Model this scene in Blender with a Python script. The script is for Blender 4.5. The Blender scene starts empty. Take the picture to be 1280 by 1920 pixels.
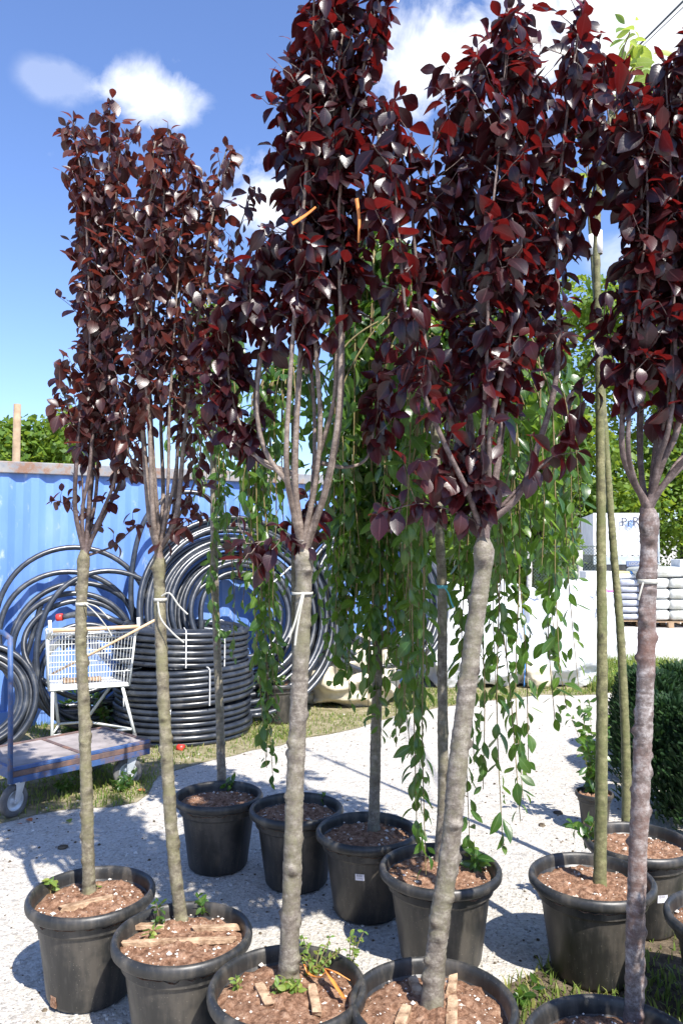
import bpy, math, random
import numpy as np
from mathutils import Vector, Matrix, noise

random.seed(7)
rng = np.random.default_rng(7)
scene = bpy.context.scene
R = math.radians

# ------------------------------------------------------------------ camera
CAM_H, TILT, FPX = 1.72, R(2.8), 1440.0
cam_data = bpy.data.cameras.new('camera')
cam_data.sensor_fit = 'VERTICAL'
cam_data.sensor_height = 36.0
cam_data.sensor_width = 24.0
cam_data.lens = 27.0
cam_data.clip_end = 2000
cam_data.clip_start = 0.05
camera = bpy.data.objects.new('camera', cam_data)
scene.collection.objects.link(camera)
camera.location = (0, 0, CAM_H)
camera.rotation_euler = (math.pi / 2 + TILT, 0, 0)
scene.camera = camera

# ------------------------------------------------------------------ light, sky, exposure
SUN_EL, SUN_AZ = R(51), R(30)          # sun stands behind the camera, to the right
sun_vec = Vector((math.sin(SUN_AZ) * math.cos(SUN_EL), -math.cos(SUN_AZ) * math.cos(SUN_EL), math.sin(SUN_EL)))
sl = bpy.data.lights.new('sun', 'SUN')
sl.energy = 5.0
sl.angle = R(0.53)
sl.color = (1.0, 0.955, 0.89)
sun = bpy.data.objects.new('sun', sl)
scene.collection.objects.link(sun)
sun.rotation_euler = sun_vec.to_track_quat('Z', 'Y').to_euler()
sun.location = sun_vec * 30

scene.view_settings.view_transform = 'Standard'
scene.view_settings.look = 'None'
scene.view_settings.gamma = 1
scene.view_settings.exposure = 1.0
scene.view_settings.use_curve_mapping = False
scene.cycles.max_bounces = 6
scene.cycles.transparent_max_bounces = 8
scene.cycles.use_denoising = True


def ray(px, py):
    u = (px - 640.0) / FPX
    v = -(py - 960.0) / FPX
    return Vector((u, math.cos(TILT) - v * math.sin(TILT), math.sin(TILT) + v * math.cos(TILT)))


def W(px, py, y):
    d = ray(px, py)
    s = y / d.y
    return Vector((d.x * s, y, CAM_H + d.z * s))


def on_plane(px, py, z):
    d = ray(px, py)
    s = (z - CAM_H) / d.z
    return Vector((d.x * s, d.y * s, z))


def to_px(P):
    """world points (N,3) -> px,py,depth"""
    P = np.asarray(P, float).reshape(-1, 3)
    x, y, z = P[:, 0], P[:, 1], P[:, 2] - CAM_H
    c, s = math.cos(TILT), math.sin(TILT)
    dep = y * c + z * s
    up = -y * s + z * c
    return 640 + FPX * x / dep, 960 - FPX * up / dep, dep


world = bpy.data.worlds.new('World')
scene.world = world
world.use_nodes = True
wt = world.node_tree
wt.nodes.clear()
wout = wt.nodes.new('ShaderNodeOutputWorld')
bg = wt.nodes.new('ShaderNodeBackground')
bg.inputs['Strength'].default_value = 0.12
sky = wt.nodes.new('ShaderNodeTexSky')
sky.sky_type = 'NISHITA'
sky.sun_disc = False
sky.sun_elevation = SUN_EL
sky.sun_rotation = math.pi - SUN_AZ
sky.altitude = 200
sky.air_density = 1.0
sky.dust_density = 0.6
sky.ozone_density = 3.2
tc = wt.nodes.new('ShaderNodeTexCoord')
nz = wt.nodes.new('ShaderNodeTexNoise')
nz.inputs['Scale'].default_value = 4.2
nz.inputs['Detail'].default_value = 9
nz.inputs['Roughness'].default_value = 0.6
nz.inputs['Distortion'].default_value = 0.35
wt.links.new(tc.outputs['Generated'], nz.inputs['Vector'])


def wmath(op, a, b=None, clamp=False):
    n = wt.nodes.new('ShaderNodeMath')
    n.operation = op
    n.use_clamp = clamp
    for i, v in enumerate((a, b)):
        if v is None:
            continue
        if isinstance(v, (int, float)):
            n.inputs[i].default_value = v
        else:
            wt.links.new(v, n.inputs[i])
    return n.outputs[0]


# fair weather clouds: a thin field all round plus the few puffs above the yard
nz2 = wt.nodes.new('ShaderNodeTexNoise')
nz2.inputs['Scale'].default_value = 11.0
nz2.inputs['Detail'].default_value = 8
nz2.inputs['Roughness'].default_value = 0.58
nz2.inputs['Distortion'].default_value = 0.4
wt.links.new(tc.outputs['Generated'], nz2.inputs['Vector'])
acc = wmath('MULTIPLY', wmath('SUBTRACT', nz.outputs['Fac'], 0.66), 3.0, True)
for (cx, cy, rad, gain) in [(288, 178, .062, .85), (115, 152, .045, .22), (860, 110, .11, 1.1), (1200, 20, .16, 1.25),
                            (525, 370, .085, 1.1), (470, 600, .06, .45), (1180, 480, .05, .4), (700, 440, .05, .9)]:
    d = ray(cx, cy).normalized()
    vm = wt.nodes.new('ShaderNodeVectorMath')
    vm.operation = 'SUBTRACT'
    wt.links.new(tc.outputs['Generated'], vm.inputs[0])
    vm.inputs[1].default_value = d
    v2 = wt.nodes.new('ShaderNodeVectorMath')
    v2.operation = 'MULTIPLY'
    wt.links.new(vm.outputs[0], v2.inputs[0])
    v2.inputs[1].default_value = (0.8, 0.8, 1.5)
    v3 = wt.nodes.new('ShaderNodeVectorMath')
    v3.operation = 'LENGTH'
    wt.links.new(v2.outputs[0], v3.inputs[0])
    fall = wmath('SUBTRACT', 1.0, wmath('DIVIDE', v3.outputs['Value'], rad), True)
    edge = wmath('SUBTRACT', wmath('ADD', wmath('MULTIPLY', fall, 1.1), wmath('MULTIPLY', wmath('SUBTRACT', nz2.outputs['Fac'], .5), 2.4)), .18)
    m = wmath('MULTIPLY', wmath('MULTIPLY', edge, 1.7, True), wmath('MULTIPLY', wmath('MULTIPLY', fall, 3.0, True), gain))
    acc = wmath('ADD', acc, m, True)
cl = wmath('MULTIPLY', acc, 0.9)
tint = wt.nodes.new('ShaderNodeMix')
tint.data_type = 'RGBA'
tint.blend_type = 'MULTIPLY'
tint.inputs['Factor'].default_value = 1.0
wt.links.new(sky.outputs['Color'], tint.inputs[6])
tint.inputs[7].default_value = (.90, .945, 1.15, 1)
mix = wt.nodes.new('ShaderNodeMix')
mix.data_type = 'RGBA'
wt.links.new(cl, mix.inputs['Factor'])
wt.links.new(tint.outputs[2], mix.inputs[6])
mix.inputs[7].default_value = (6.2, 6.3, 6.5, 1)
wt.links.new(mix.outputs[2], bg.inputs['Color'])
wt.links.new(bg.outputs[0], wout.inputs['Surface'])

# ------------------------------------------------------------------ helpers
COL = scene.collection


class MB:
    def __init__(self):
        self.v, self.f, self.m, self.uv = [], [], [], None

    def add(self, vs, fs, mi=0):
        o = len(self.v)
        self.v.extend([tuple(p) for p in vs])
        for f in fs:
            self.f.append(tuple(i + o for i in f))
            self.m.append(mi)

    def box(self, c, s, M=None, mi=0, taper=1.0):
        hx, hy, hz = s[0] / 2, s[1] / 2, s[2] / 2
        vs = []
        for z in (-1, 1):
            t = taper if z > 0 else 1
            for y in (-1, 1):
                for x in (-1, 1):
                    p = Vector((x * hx * t, y * hy * t, z * hz))
                    if M is not None:
                        p = M @ p
                    vs.append(p + Vector(c))
        self.add(vs, [(0, 2, 3, 1), (4, 5, 7, 6), (0, 1, 5, 4), (2, 6, 7, 3), (0, 4, 6, 2), (1, 3, 7, 5)], mi)
        return self

    def tube(self, pts, r, sides=8, caps=True, mi=0, closed=False):
        P = [Vector(p) for p in pts]
        n = len(P)
        rr = r if hasattr(r, '__len__') else [r] * n
        T = []
        for i in range(n):
            if closed:
                t = P[(i + 1) % n] - P[i - 1]
            else:
                t = P[min(i + 1, n - 1)] - P[max(i - 1, 0)]
            T.append(t.normalized() if t.length > 1e-9 else Vector((0, 0, 1)))
        ref = Vector((0, 0, 1)) if abs(T[0].z) < .9 else Vector((1, 0, 0))
        N = (ref - T[0] * ref.dot(T[0])).normalized()
        vs = []
        for i in range(n):
            N = (N - T[i] * N.dot(T[i]))
            if N.length < 1e-6:
                N = T[i].orthogonal()
            N.normalize()
            B = T[i].cross(N)
            for k in range(sides):
                a = 2 * math.pi * k / sides
                vs.append(P[i] + (N * math.cos(a) + B * math.sin(a)) * rr[i])
        fs = []
        m = n if closed else n - 1
        for i in range(m):
            j = (i + 1) % n
            for k in range(sides):
                l = (k + 1) % sides
                fs.append((i * sides + k, i * sides + l, j * sides + l, j * sides + k))
        if caps and not closed:
            fs.append(tuple(reversed(range(sides))))
            fs.append(tuple((n - 1) * sides + k for k in range(sides)))
        self.add(vs, fs, mi)
        return self

    def lathe(self, prof, segs=48, c=(0, 0, 0), wob=0.0, seed=0, mi=0):
        vs, fs = [], []
        for (r, z) in prof:
            for k in range(segs):
                a = 2 * math.pi * k / segs
                q = r * (1 + wob * noise.noise(Vector((math.cos(a) * 1.3 + seed * 3.1, math.sin(a) * 1.3, z * 2 + seed))))
                vs.append((c[0] + q * math.cos(a), c[1] + q * math.sin(a), c[2] + z))
        for i in range(len(prof) - 1):
            for k in range(segs):
                l = (k + 1) % segs
                fs.append((i * segs + k, i * segs + l, (i + 1) * segs + l, (i + 1) * segs + k))
        self.add(vs, fs, mi)
        return self

    def mesh(self, name, mat, off=(0, 0, 0), smooth=False):
        knot = getattr(self, 'knot', None)
        me = bpy.data.meshes.new(name)
        if off[0] or off[1] or off[2]:
            self.v = [(a - off[0], b - off[1], c - off[2]) for a, b, c in self.v]
        me.from_pydata(self.v, [], self.f)
        for mm in (mat if isinstance(mat, (list, tuple)) else [mat]):
            me.materials.append(mm)
        if isinstance(mat, (list, tuple)):
            me.polygons.foreach_set('material_index', self.m)
        if smooth:
            me.polygons.foreach_set('use_smooth', [True] * len(me.polygons))
        if knot is not None:
            at_ = me.attributes.new('knot', 'FLOAT', 'POINT')
            at_.data.foreach_set('value', knot)
        me.update()
        return me


def thing(name, loc, label, cat, group=None):
    o = bpy.data.objects.new(name, None)
    o.empty_display_size = .05
    o.location = loc
    COL.objects.link(o)
    o['label'] = label
    o['category'] = cat
    if group:
        o['group'] = group
    return o


def absloc(o):
    l = Vector(o.location)
    while o.parent:
        o = o.parent
        l += o.location
    return l


def part(name, mb, mat, parent, smooth=False, bevel=0.0, kind=None, label=None):
    """mb is in world coordinates; parents are never rotated"""
    off = absloc(parent) if parent is not None else Vector((0, 0, 0))
    me = mb.mesh(name, mat, off, smooth)
    o = bpy.data.objects.new(name, me)
    COL.objects.link(o)
    o.parent = parent
    if bevel:
        b = o.modifiers.new('bevel', 'BEVEL')
        b.width = bevel
        b.segments = 2
        b.limit_method = 'ANGLE'
    if kind:
        o['kind'] = kind
    if label:
        o['label'] = label
    return o


def solo(name, mb, mat, label, cat, origin=None, group=None, smooth=False, bevel=0.0):
    """a thing that is one mesh"""
    off = Vector(origin) if origin is not None else Vector((0, 0, 0))
    me = mb.mesh(name, mat, off, smooth)
    o = bpy.data.objects.new(name, me)
    o.location = off
    COL.objects.link(o)
    o['label'] = label
    o['category'] = cat
    if group:
        o['group'] = group
    if bevel:
        b = o.modifiers.new('bevel', 'BEVEL')
        b.width = bevel
        b.segments = 2
        b.limit_method = 'ANGLE'
    return o


def kind_obj(name, mb, mat, kind, smooth=False, label=None):
    me = mb.mesh(name, mat, (0, 0, 0), smooth)
    o = bpy.data.objects.new(name, me)
    COL.objects.link(o)
    o['kind'] = kind
    if label:
        o['label'] = label
    return o


def spline(ctrl, step=.02):
    """Catmull-Rom through points, resampled at about step metres"""
    C = [np.array(p, float) for p in ctrl]
    C = [2 * C[0] - C[1]] + C + [2 * C[-1] - C[-2]]
    out = []
    for i in range(1, len(C) - 2):
        p0, p1, p2, p3 = C[i - 1:i + 3]
        n = max(2, int(np.linalg.norm(p2 - p1) / step))
        for k in range(n):
            t = k / n
            out.append(.5 * ((2 * p1) + (-p0 + p2) * t + (2 * p0 - 5 * p1 + 4 * p2 - p3) * t * t + (-p0 + 3 * p1 - 3 * p2 + p3) * t ** 3))
    out.append(C[-2])
    return np.array(out)


# ------------------------------------------------------------------ materials
class NT:
    def __init__(self, name):
        self.mat = bpy.data.materials.new(name)
        self.mat.use_nodes = True
        self.t = self.mat.node_tree
        self.b = self.t.nodes['Principled BSDF']
        self.out = self.t.nodes['Material Output']

    def n(self, typ, **kw):
        nd = self.t.nodes.new(typ)
        for k, v in kw.items():
            setattr(nd, k, v)
        return nd

    def link(self, a, b):
        self.t.links.new(a, b)

    def set(self, **kw):
        for k, v in kw.items():
            self.b.inputs[k.replace('_', ' ')].default_value = v

    def coord(self, kind='Object', scale=(1, 1, 1)):
        t = self.n('ShaderNodeTexCoord')
        m = self.n('ShaderNodeMapping')
        m.inputs['Scale'].default_value = scale
        self.link(t.outputs[kind], m.inputs['Vector'])
        return m.outputs[0]

    def noise(self, vec, scale, detail=5, rough=.55, dist=0):
        t = self.n('ShaderNodeTexNoise')
        t.inputs['Scale'].default_value = scale
        t.inputs['Detail'].default_value = detail
        t.inputs['Roughness'].default_value = rough
        t.inputs['Distortion'].default_value = dist
        if vec is not None:
            self.link(vec, t.inputs['Vector'])
        return t.outputs['Fac']

    def voro(self, vec, scale, feature='F1', out='Distance'):
        t = self.n('ShaderNodeTexVoronoi', feature=feature)
        t.inputs['Scale'].default_value = scale
        self.link(vec, t.inputs['Vector'])
        return t.outputs[out]

    def ramp(self, fac, stops):
        r = self.n('ShaderNodeValToRGB')
        e = r.color_ramp.elements
        while len(e) > 1:
            e.remove(e[-1])
        e[0].position, e[0].color = stops[0][0], (*stops[0][1], 1)
        for p, c in stops[1:]:
            q = e.new(p)
            q.color = (*c, 1)
        self.link(fac, r.inputs['Fac'])
        return r.outputs['Color']

    def mixc(self, fac, a, b, mode='MIX'):
        m = self.n('ShaderNodeMix', data_type='RGBA', blend_type=mode)
        for sock, v in ((m.inputs['Factor'], fac), (m.inputs[6], a), (m.inputs[7], b)):
            if isinstance(v, (int, float)):
                sock.default_value = v
            elif isinstance(v, tuple):
                sock.default_value = (*v, 1)
            else:
                self.link(v, sock)
        return m.outputs[2]

    def math(self, op, a, b=None, clamp=False):
        m = self.n('ShaderNodeMath', operation=op, use_clamp=clamp)
        for i, v in enumerate((a, b)):
            if v is None:
                continue
            if isinstance(v, (int, float)):
                m.inputs[i].default_value = v
            else:
                self.link(v, m.inputs[i])
        return m.outputs[0]

    def bump(self, h, strength=.4, dist=.01, prev=None):
        b = self.n('ShaderNodeBump')
        b.inputs['Strength'].default_value = strength
        b.inputs['Distance'].default_value = dist
        self.link(h, b.inputs['Height'])
        if prev is not None:
            self.link(prev, b.inputs['Normal'])
        self.link(b.outputs[0], self.b.inputs['Normal'])
        return b.outputs[0]

    def base(self, c):
        if isinstance(c, tuple):
            self.b.inputs['Base Color'].default_value = (*c, 1)
        else:
            self.link(c, self.b.inputs['Base Color'])

    def rough(self, c):
        if isinstance(c, (int, float)):
            self.b.inputs['Roughness'].default_value = c
        else:
            self.link(c, self.b.inputs['Roughness'])


def simple(name, c1, c2, scale=8, rough=.6, bump=.2, bdist=.004, spec=.5, metal=0.0, contrast=(.35, .65)):
    m = NT(name)
    v = m.coord()
    f = m.noise(v, scale, 6, .6)
    m.base(m.ramp(f, [(contrast[0], c1), (contrast[1], c2)]))
    m.rough(rough)
    m.set(Specular_IOR_Level=spec, Metallic=metal)
    if bump:
        m.bump(m.noise(v, scale * 4, 4, .6), bump, bdist)
    return m.mat


def leaf_mat(name, stops, trans, tf=.35, rough=.38, spec=.5, rib=(.3, .3, .3), ribf=.4):
    m = NT(name)
    oi = m.n('ShaderNodeObjectInfo')
    ge = m.n('ShaderNodeNewGeometry')
    rnd = m.math('FRACT', m.math('ADD', oi.outputs['Random'], ge.outputs['Random Per Island']))
    col = m.ramp(rnd, stops)
    uv = m.n('ShaderNodeUVMap')
    sp = m.n('ShaderNodeSeparateXYZ')
    m.link(uv.outputs[0], sp.inputs[0])
    au = m.math('ABSOLUTE', m.math('SUBTRACT', m.math('MULTIPLY', sp.outputs[0], 2.0), 1.0))
    vein = m.math('PINGPONG', m.math('SUBTRACT', m.math('MULTIPLY', sp.outputs[1], 9.0), m.math('MULTIPLY', au, 2.2)), .5)
    mid = m.math('LESS_THAN', au, .07)
    vv = m.coord('Object')
    blot = m.noise(vv, 55, 3, .6)
    col = m.mixc(m.math('MULTIPLY', blot, .35), col, (.5, .45, .4), 'MULTIPLY')
    col = m.mixc(m.math('MULTIPLY', mid, ribf), col, rib)
    m.base(col)
    m.rough(m.math('ADD', m.math('MULTIPLY', blot, .22), rough - .1))
    m.set(Specular_IOR_Level=spec)
    m.bump(m.math('ADD', m.math('MULTIPLY', vein, 1.0), m.math('MULTIPLY', blot, .8)), .15, .0014)
    tr = m.n('ShaderNodeBsdfTranslucent')
    tcol = m.mixc(m.math('MULTIPLY', m.math('LESS_THAN', vein, .08), .35), trans, (trans[0] * .4, trans[1] * .4, trans[2] * .4))
    m.link(tcol, tr.inputs['Color'])
    mx = m.n('ShaderNodeMixShader')
    mx.inputs[0].default_value = tf
    m.link(m.b.outputs[0], mx.inputs[1])
    m.link(tr.outputs[0], mx.inputs[2])
    m.link(mx.outputs[0], m.out.inputs['Surface'])
    return m.mat


M = {}
M['purple'] = leaf_mat('purple_leaf', [(0, (.012, .007, .010)), (.55, (.017, .007, .010)), (.85, (.030, .007, .009)), (1, (.055, .009, .010))],
                       (.27, .014, .012), .25, .33, .5, (.09, .04, .045), .45)
M['purple_brown'] = leaf_mat('brown_purple_leaf', [(0, (.020, .010, .012)), (.5, (.036, .014, .015)), (.85, (.060, .020, .018)), (1, (.10, .035, .022))],
                             (.30, .05, .03), .27, .35, .5, (.15, .08, .075), .45)
M['green'] = leaf_mat('green_leaf', [(0, (.020, .062, .012)), (.5, (.032, .088, .015)), (.85, (.055, .12, .02)), (1, (.085, .15, .025))],
                      (.26, .45, .045), .36, .31, .6, (.2, .3, .1), .5)
M['bright_green'] = leaf_mat('bright_green_leaf', [(0, (.10, .20, .04)), (.5, (.16, .27, .05)), (1, (.3, .34, .07))],
                             (.55, .65, .10), .42, .45, .4, (.4, .45, .2), .4)
M['far_leaf'] = leaf_mat('far_leaf', [(0, (.05, .11, .018)), (.5, (.085, .165, .022)), (1, (.15, .23, .03))], (.40, .52, .05), .40, .5, .35, (.1, .2, .03), .0)
M['conifer'] = leaf_mat('conifer_leaf', [(0, (.012, .035, .014)), (.6, (.02, .055, .018)), (1, (.035, .08, .022))], (.06, .14, .03), .2, .6, .3, (.03, .06, .02), 0)
M['grass'] = leaf_mat('grass_blade', [(0, (.09, .16, .03)), (.5, (.15, .22, .045)), (.8, (.24, .26, .07)), (1, (.36, .31, .13))], (.4, .5, .1), .35, .55, .3, (.2, .3, .1), 0)


def bark(name, lo, mid, hi, moss=None, ringy=1.0):
    m = NT(name)
    v = m.coord('Object')
    a = m.noise(v, 34, 8, .78)
    big = m.noise(m.coord('Object', (1, 1, .45)), 7, 4, .6)
    r = m.noise(m.coord('Object', (7, 7, 34)), 1.3, 6, .7, .6)
    f = m.math('ADD', m.math('ADD', m.math('MULTIPLY', a, .6), m.math('MULTIPLY', r, .25 * ringy)), m.math('MULTIPLY', big, .15))
    c = m.ramp(f, [(.38, lo), (.50, mid), (.62, hi)])
    if moss:
        g = m.noise(v, 8, 6, .75)
        c = m.mixc(m.ramp(g, [(.44, (0, 0, 0)), (.64, (.8, .8, .8))]), c, moss)
    # lenticels: short dark dashes round the stem
    le = m.math('LESS_THAN', m.voro(m.coord('Object', (42, 42, 150)), 1.0), .16)
    c = m.mixc(m.math('MULTIPLY', le, .5), c, (.07, .05, .04))
    at_ = m.n('ShaderNodeAttribute', attribute_name='knot')
    c = m.mixc(m.math('MULTIPLY', at_.outputs['Fac'], .95, True), c, (.035, .025, .02))
    m.base(c)
    m.rough(.62)
    m.set(Specular_IOR_Level=.4)
    m.bump(m.math('ADD', m.noise(v, 110, 6, .75), m.math('MULTIPLY', r, .5)), .6, .005)
    return m.mat


M['bark_grey'] = bark('bark_grey', (.055, .042, .033), (.165, .14, .112), (.36, .325, .275), (.16, .15, .085))
M['bark_lichen'] = bark('bark_lichen', (.05, .042, .028), (.15, .128, .088), (.33, .295, .21), (.17, .16, .075))
M['bark_silver'] = bark('bark_silver', (.05, .036, .032), (.15, .118, .105), (.40, .365, .345), (.15, .075, .055), 1.2)
M['bark_green'] = bark('bark_green', (.055, .05, .026), (.155, .145, .066), (.30, .28, .145), (.11, .125, .04))
M['twig'] = bark('twig_bark', (.045, .03, .027), (.11, .078, .07), (.24, .185, .17))
M['twig_pale'] = bark('pale_twig_bark', (.07, .05, .04), (.17, .13, .105), (.33, .27, .225))
M['strand'] = simple('weeping_twig', (.12, .085, .04), (.22, .18, .07), 20, .7, .2)
M['far_trunk'] = simple('far_trunk_bark', (.05, .04, .03), (.12, .10, .08), 6, .9, .5)


def pot_mat():
    m = NT('black_pot_plastic')
    v = m.coord('Object')
    st = m.noise(m.coord('Object', (9, 9, .9)), 1.7, 4, .6)
    dust = m.noise(v, 7, 6, .7)
    sp = m.math('LESS_THAN', m.voro(v, 75), .14)
    f = m.math('MULTIPLY', m.math('ADD', m.math('MULTIPLY', st, .7), m.math('MULTIPLY', dust, .5)), 1.0)
    c = m.ramp(f, [(.40, (.009, .010, .011)), (.58, (.022, .022, .021)), (.74, (.075, .066, .054))])
    c = m.mixc(m.math('MULTIPLY', m.math('MULTIPLY', sp, m.math('GREATER_THAN', dust, .5)), .5), c, (.18, .16, .13))
    sc = m.noise(m.coord('Object', (30, 30, 3)), 3, 3, .5)
    c = m.mixc(m.ramp(sc, [(.60, (0, 0, 0)), (.70, (.16, .16, .16))]), c, (.12, .115, .105))
    m.base(c)
    m.rough(m.ramp(dust, [(.3, (.34, .34, .34)), (.7, (.56, .56, .56))]))
    m.set(Specular_IOR_Level=.5)
    m.bump(m.noise(v, 60, 4, .6), .12, .002)
    return m.mat


M['pot'] = pot_mat()


def soil_mat():
    m = NT('potting_soil')
    v = m.coord('Object')
    a = m.noise(v, 38, 8, .75)
    b = m.noise(v, 9, 3, .6)
    c = m.ramp(a, [(.34, (.035, .019, .012)), (.46, (.19, .10, .06)), (.57, (.38, .23, .15)), (.70, (.52, .38, .27))])
    c = m.mixc(m.math('MULTIPLY', b, .35), c, (.27, .14, .082))
    m.base(c)
    m.rough(.95)
    m.set(Specular_IOR_Level=.15)
    m.bump(a, .9, .02)
    return m.mat


M['soil'] = soil_mat()
M['perlite'] = simple('perlite', (.36, .28, .21), (.72, .68, .62), 30, .9, .2, spec=.2)


def ground_mat():
    m = NT('pale_gravel_ground')
    v = m.coord('Object')
    big = m.noise(v, .55, 5, .6)
    med = m.noise(v, 6, 6, .65)
    fine = m.noise(v, 70, 6, .75)
    peb = m.voro(v, 85)
    peb2 = m.voro(v, 30)
    c = m.ramp(fine, [(.30, (.26, .24, .205)), (.47, (.46, .432, .38)), (.66, (.62, .592, .535))])
    c = m.mixc(m.ramp(big, [(.35, (0, 0, 0)), (.7, (.55, .55, .55))]), c, (.47, .43, .37))
    c = m.mixc(m.ramp(med, [(.50, (0, 0, 0)), (.72, (.5, .5, .5))]), c, (.36, .315, .255))
    tint = m.n('ShaderNodeTexVoronoi')
    tint.inputs['Scale'].default_value = 60
    m.link(v, tint.inputs['Vector'])
    sep = m.n('ShaderNodeSeparateColor')
    m.link(tint.outputs['Color'], sep.inputs[0])
    dk = m.math('MULTIPLY', m.math('LESS_THAN', sep.outputs[0], .22), .38)
    c = m.mixc(dk, c, (.2, .185, .165))
    lt = m.math('MULTIPLY', m.math('GREATER_THAN', sep.outputs[1], .8), .4)
    c = m.mixc(lt, c, (.62, .60, .56))
    m.base(c)
    m.rough(.95)
    m.set(Specular_IOR_Level=.2)
    h = m.math('ADD', m.math('ADD', m.math('MULTIPLY', fine, .6), m.math('MULTIPLY', peb, -.35)), m.math('ADD', m.math('MULTIPLY', med, 1.2), m.math('MULTIPLY', peb2, -.3)))
    m.bump(h, .75, .022)
    return m.mat


M['ground'] = ground_mat()
M['dirt'] = simple('dark_dirt', (.055, .042, .028), (.16, .125, .085), 14, .95, .8, .02, .15)
M['verge_soil'] = simple('verge_soil', (.14, .13, .06), (.30, .26, .17), 9, .95, .7, .02, .15)
M['stone'] = simple('pale_stone', (.26, .245, .22), (.60, .58, .53), 12, .9, .4)
M['concrete'] = simple('pale_concrete', (.46, .44, .41), (.64, .62, .58), 1.2, .9, .2)


def container_mat():
    m = NT('blue_container_paint')
    v = m.coord('Object')
    fade = m.noise(m.coord('Object', (1.5, 1.5, .35)), 1.3, 5, .6)
    c = m.ramp(fade, [(.3, (.085, .185, .48)), (.55, (.13, .25, .56)), (.72, (.21, .33, .60))])
    sc = m.noise(m.coord('Object', (3, 3, 1.2)), 3.6, 7, .72)
    c = m.mixc(m.ramp(sc, [(.58, (0, 0, 0)), (.68, (.6, .6, .6))]), c, (.42, .48, .60))
    ru = m.noise(m.coord('Object', (4, 4, .8)), 2.4, 8, .75)
    c = m.mixc(m.ramp(ru, [(.70, (0, 0, 0)), (.76, (.6, .6, .6))]), c, (.17, .09, .06))
    m.base(c)
    m.rough(.5)
    m.bump(m.noise(v, 3, 4, .6), .25, .02)
    return m.mat


M['container'] = container_mat()


def rusty(name, c1, c2, rust=(.22, .085, .035), lo=.48, hi=.6, scale=5, rough=.6, metal=0):
    m = NT(name)
    v = m.coord('Object')
    c = m.ramp(m.noise(v, scale * 2, 5, .6), [(.35, c1), (.65, c2)])
    c = m.mixc(m.ramp(m.noise(v, scale, 8, .75), [(lo, (0, 0, 0)), (hi, (.85, .85, .85))]), c, rust)
    m.base(c)
    m.rough(rough)
    m.set(Metallic=metal)
    m.bump(m.noise(v, scale * 12, 5, .7), .3, .004)
    return m.mat


M['rail'] = rusty('weathered_rail', (.17, .18, .20), (.29, .275, .25), (.19, .085, .04), .46, .60, 6)
M['rust_orange'] = simple('orange_primer', (.45, .13, .055), (.62, .22, .11), 10, .7, .3)
M['blue_steel'] = rusty('worn_blue_steel', (.028, .065, .17), (.05, .11, .26), (.13, .08, .06), .5, .62, 7)
M['brown_steel'] = rusty('brown_rusted_steel', (.085, .055, .05), (.15, .10, .085), (.20, .10, .06), .5, .65, 8)
M['deck'] = simple('scuffed_deck', (.17, .15, .14), (.34, .30, .28), 5, .75, .3)
M['galv'] = simple('galvanised_steel', (.42, .45, .48), (.60, .63, .66), 8, .42, .1, spec=.6, metal=.45)
M['tyre'] = simple('grey_tyre_rubber', (.07, .07, .07), (.17, .165, .16), 10, .85, .2)
M['cart_wire'] = rusty('pale_cart_wire', (.60, .62, .58), (.74, .75, .70), (.30, .2, .1), .62, .72, 9, .45)
M['cart_handle'] = simple('tan_handle', (.52, .34, .19), (.68, .48, .30), 10, .55, .1)
M['white_plastic'] = simple('white_plastic', (.62, .62, .60), (.80, .80, .78), 4, .5, .1)


def pipe_mat():
    m = NT('black_pe_pipe')
    v = m.coord('Object')
    a = m.noise(v, 6, 5, .65)
    m.base(m.ramp(a, [(.35, (.012, .015, .020)), (.55, (.028, .034, .045)), (.75, (.11, .11, .105))]))
    m.rough(m.ramp(m.noise(v, 14, 4, .6), [(.3, (.25, .25, .25)), (.7, (.42, .42, .42))]))
    m.set(Specular_IOR_Level=.65)
    m.bump(m.noise(v, 40, 4, .6), .12, .003)
    return m.mat


M['pipe'] = pipe_mat()
M['red_cap'] = simple('red_plastic', (.62, .03, .02), (.78, .06, .04), 10, .4, 0)
M['strap'] = simple('white_strap', (.66, .66, .64), (.8, .8, .78), 10, .5, 0)
M['tie_clear'] = simple('pale_tie', (.34, .33, .28), (.52, .51, .44), 18, .4, .1)
M['tie_cyan'] = simple('cyan_twine', (.08, .36, .44), (.14, .50, .58), 30, .6, .2)
M['tie_blue'] = simple('blue_twine', (.05, .2, .55), (.1, .32, .7), 30, .6, .2)
M['orange_tape'] = simple('orange_tape', (.52, .15, .025), (.70, .27, .06), 14, .45, .1)
M['wood'] = simple('rough_pale_wood', (.20, .12, .07), (.52, .37, .24), 26, .9, .8, .006, .15)
M['pole_wood'] = simple('weathered_pole', (.20, .14, .085), (.34, .25, .16), 6, .85, .4)
M['tarp'] = simple('beige_tarp', (.52, .45, .32), (.68, .61, .47), 6, .8, .3, .01)
M['bigbag'] = simple('white_woven_bag', (.56, .57, .60), (.74, .75, .76), 3, .65, .6, .03)
M['film'] = simple('wrapped_grey_sack', (.26, .28, .33), (.46, .48, .52), 3, .3, .3, .02, .6)
M['film_light'] = simple('wrapped_pale_sack', (.36, .36, .30), (.58, .59, .58), 2.5, .3, .35, .02, .6)
M['pallet'] = simple('pallet_wood', (.20, .13, .08), (.36, .25, .15), 8, .9, .3)
M['truck_white'] = simple('dirty_white_tarpaulin', (.60, .61, .62), (.78, .78, .77), 1.6, .6, .25, .02)
M['truck_grey'] = simple('truck_grey_frame', (.26, .30, .33), (.4, .44, .46), 3, .5, .1)
M['dark'] = simple('dark_chassis', (.012, .013, .014), (.035, .036, .038), 6, .6, .1)
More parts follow.
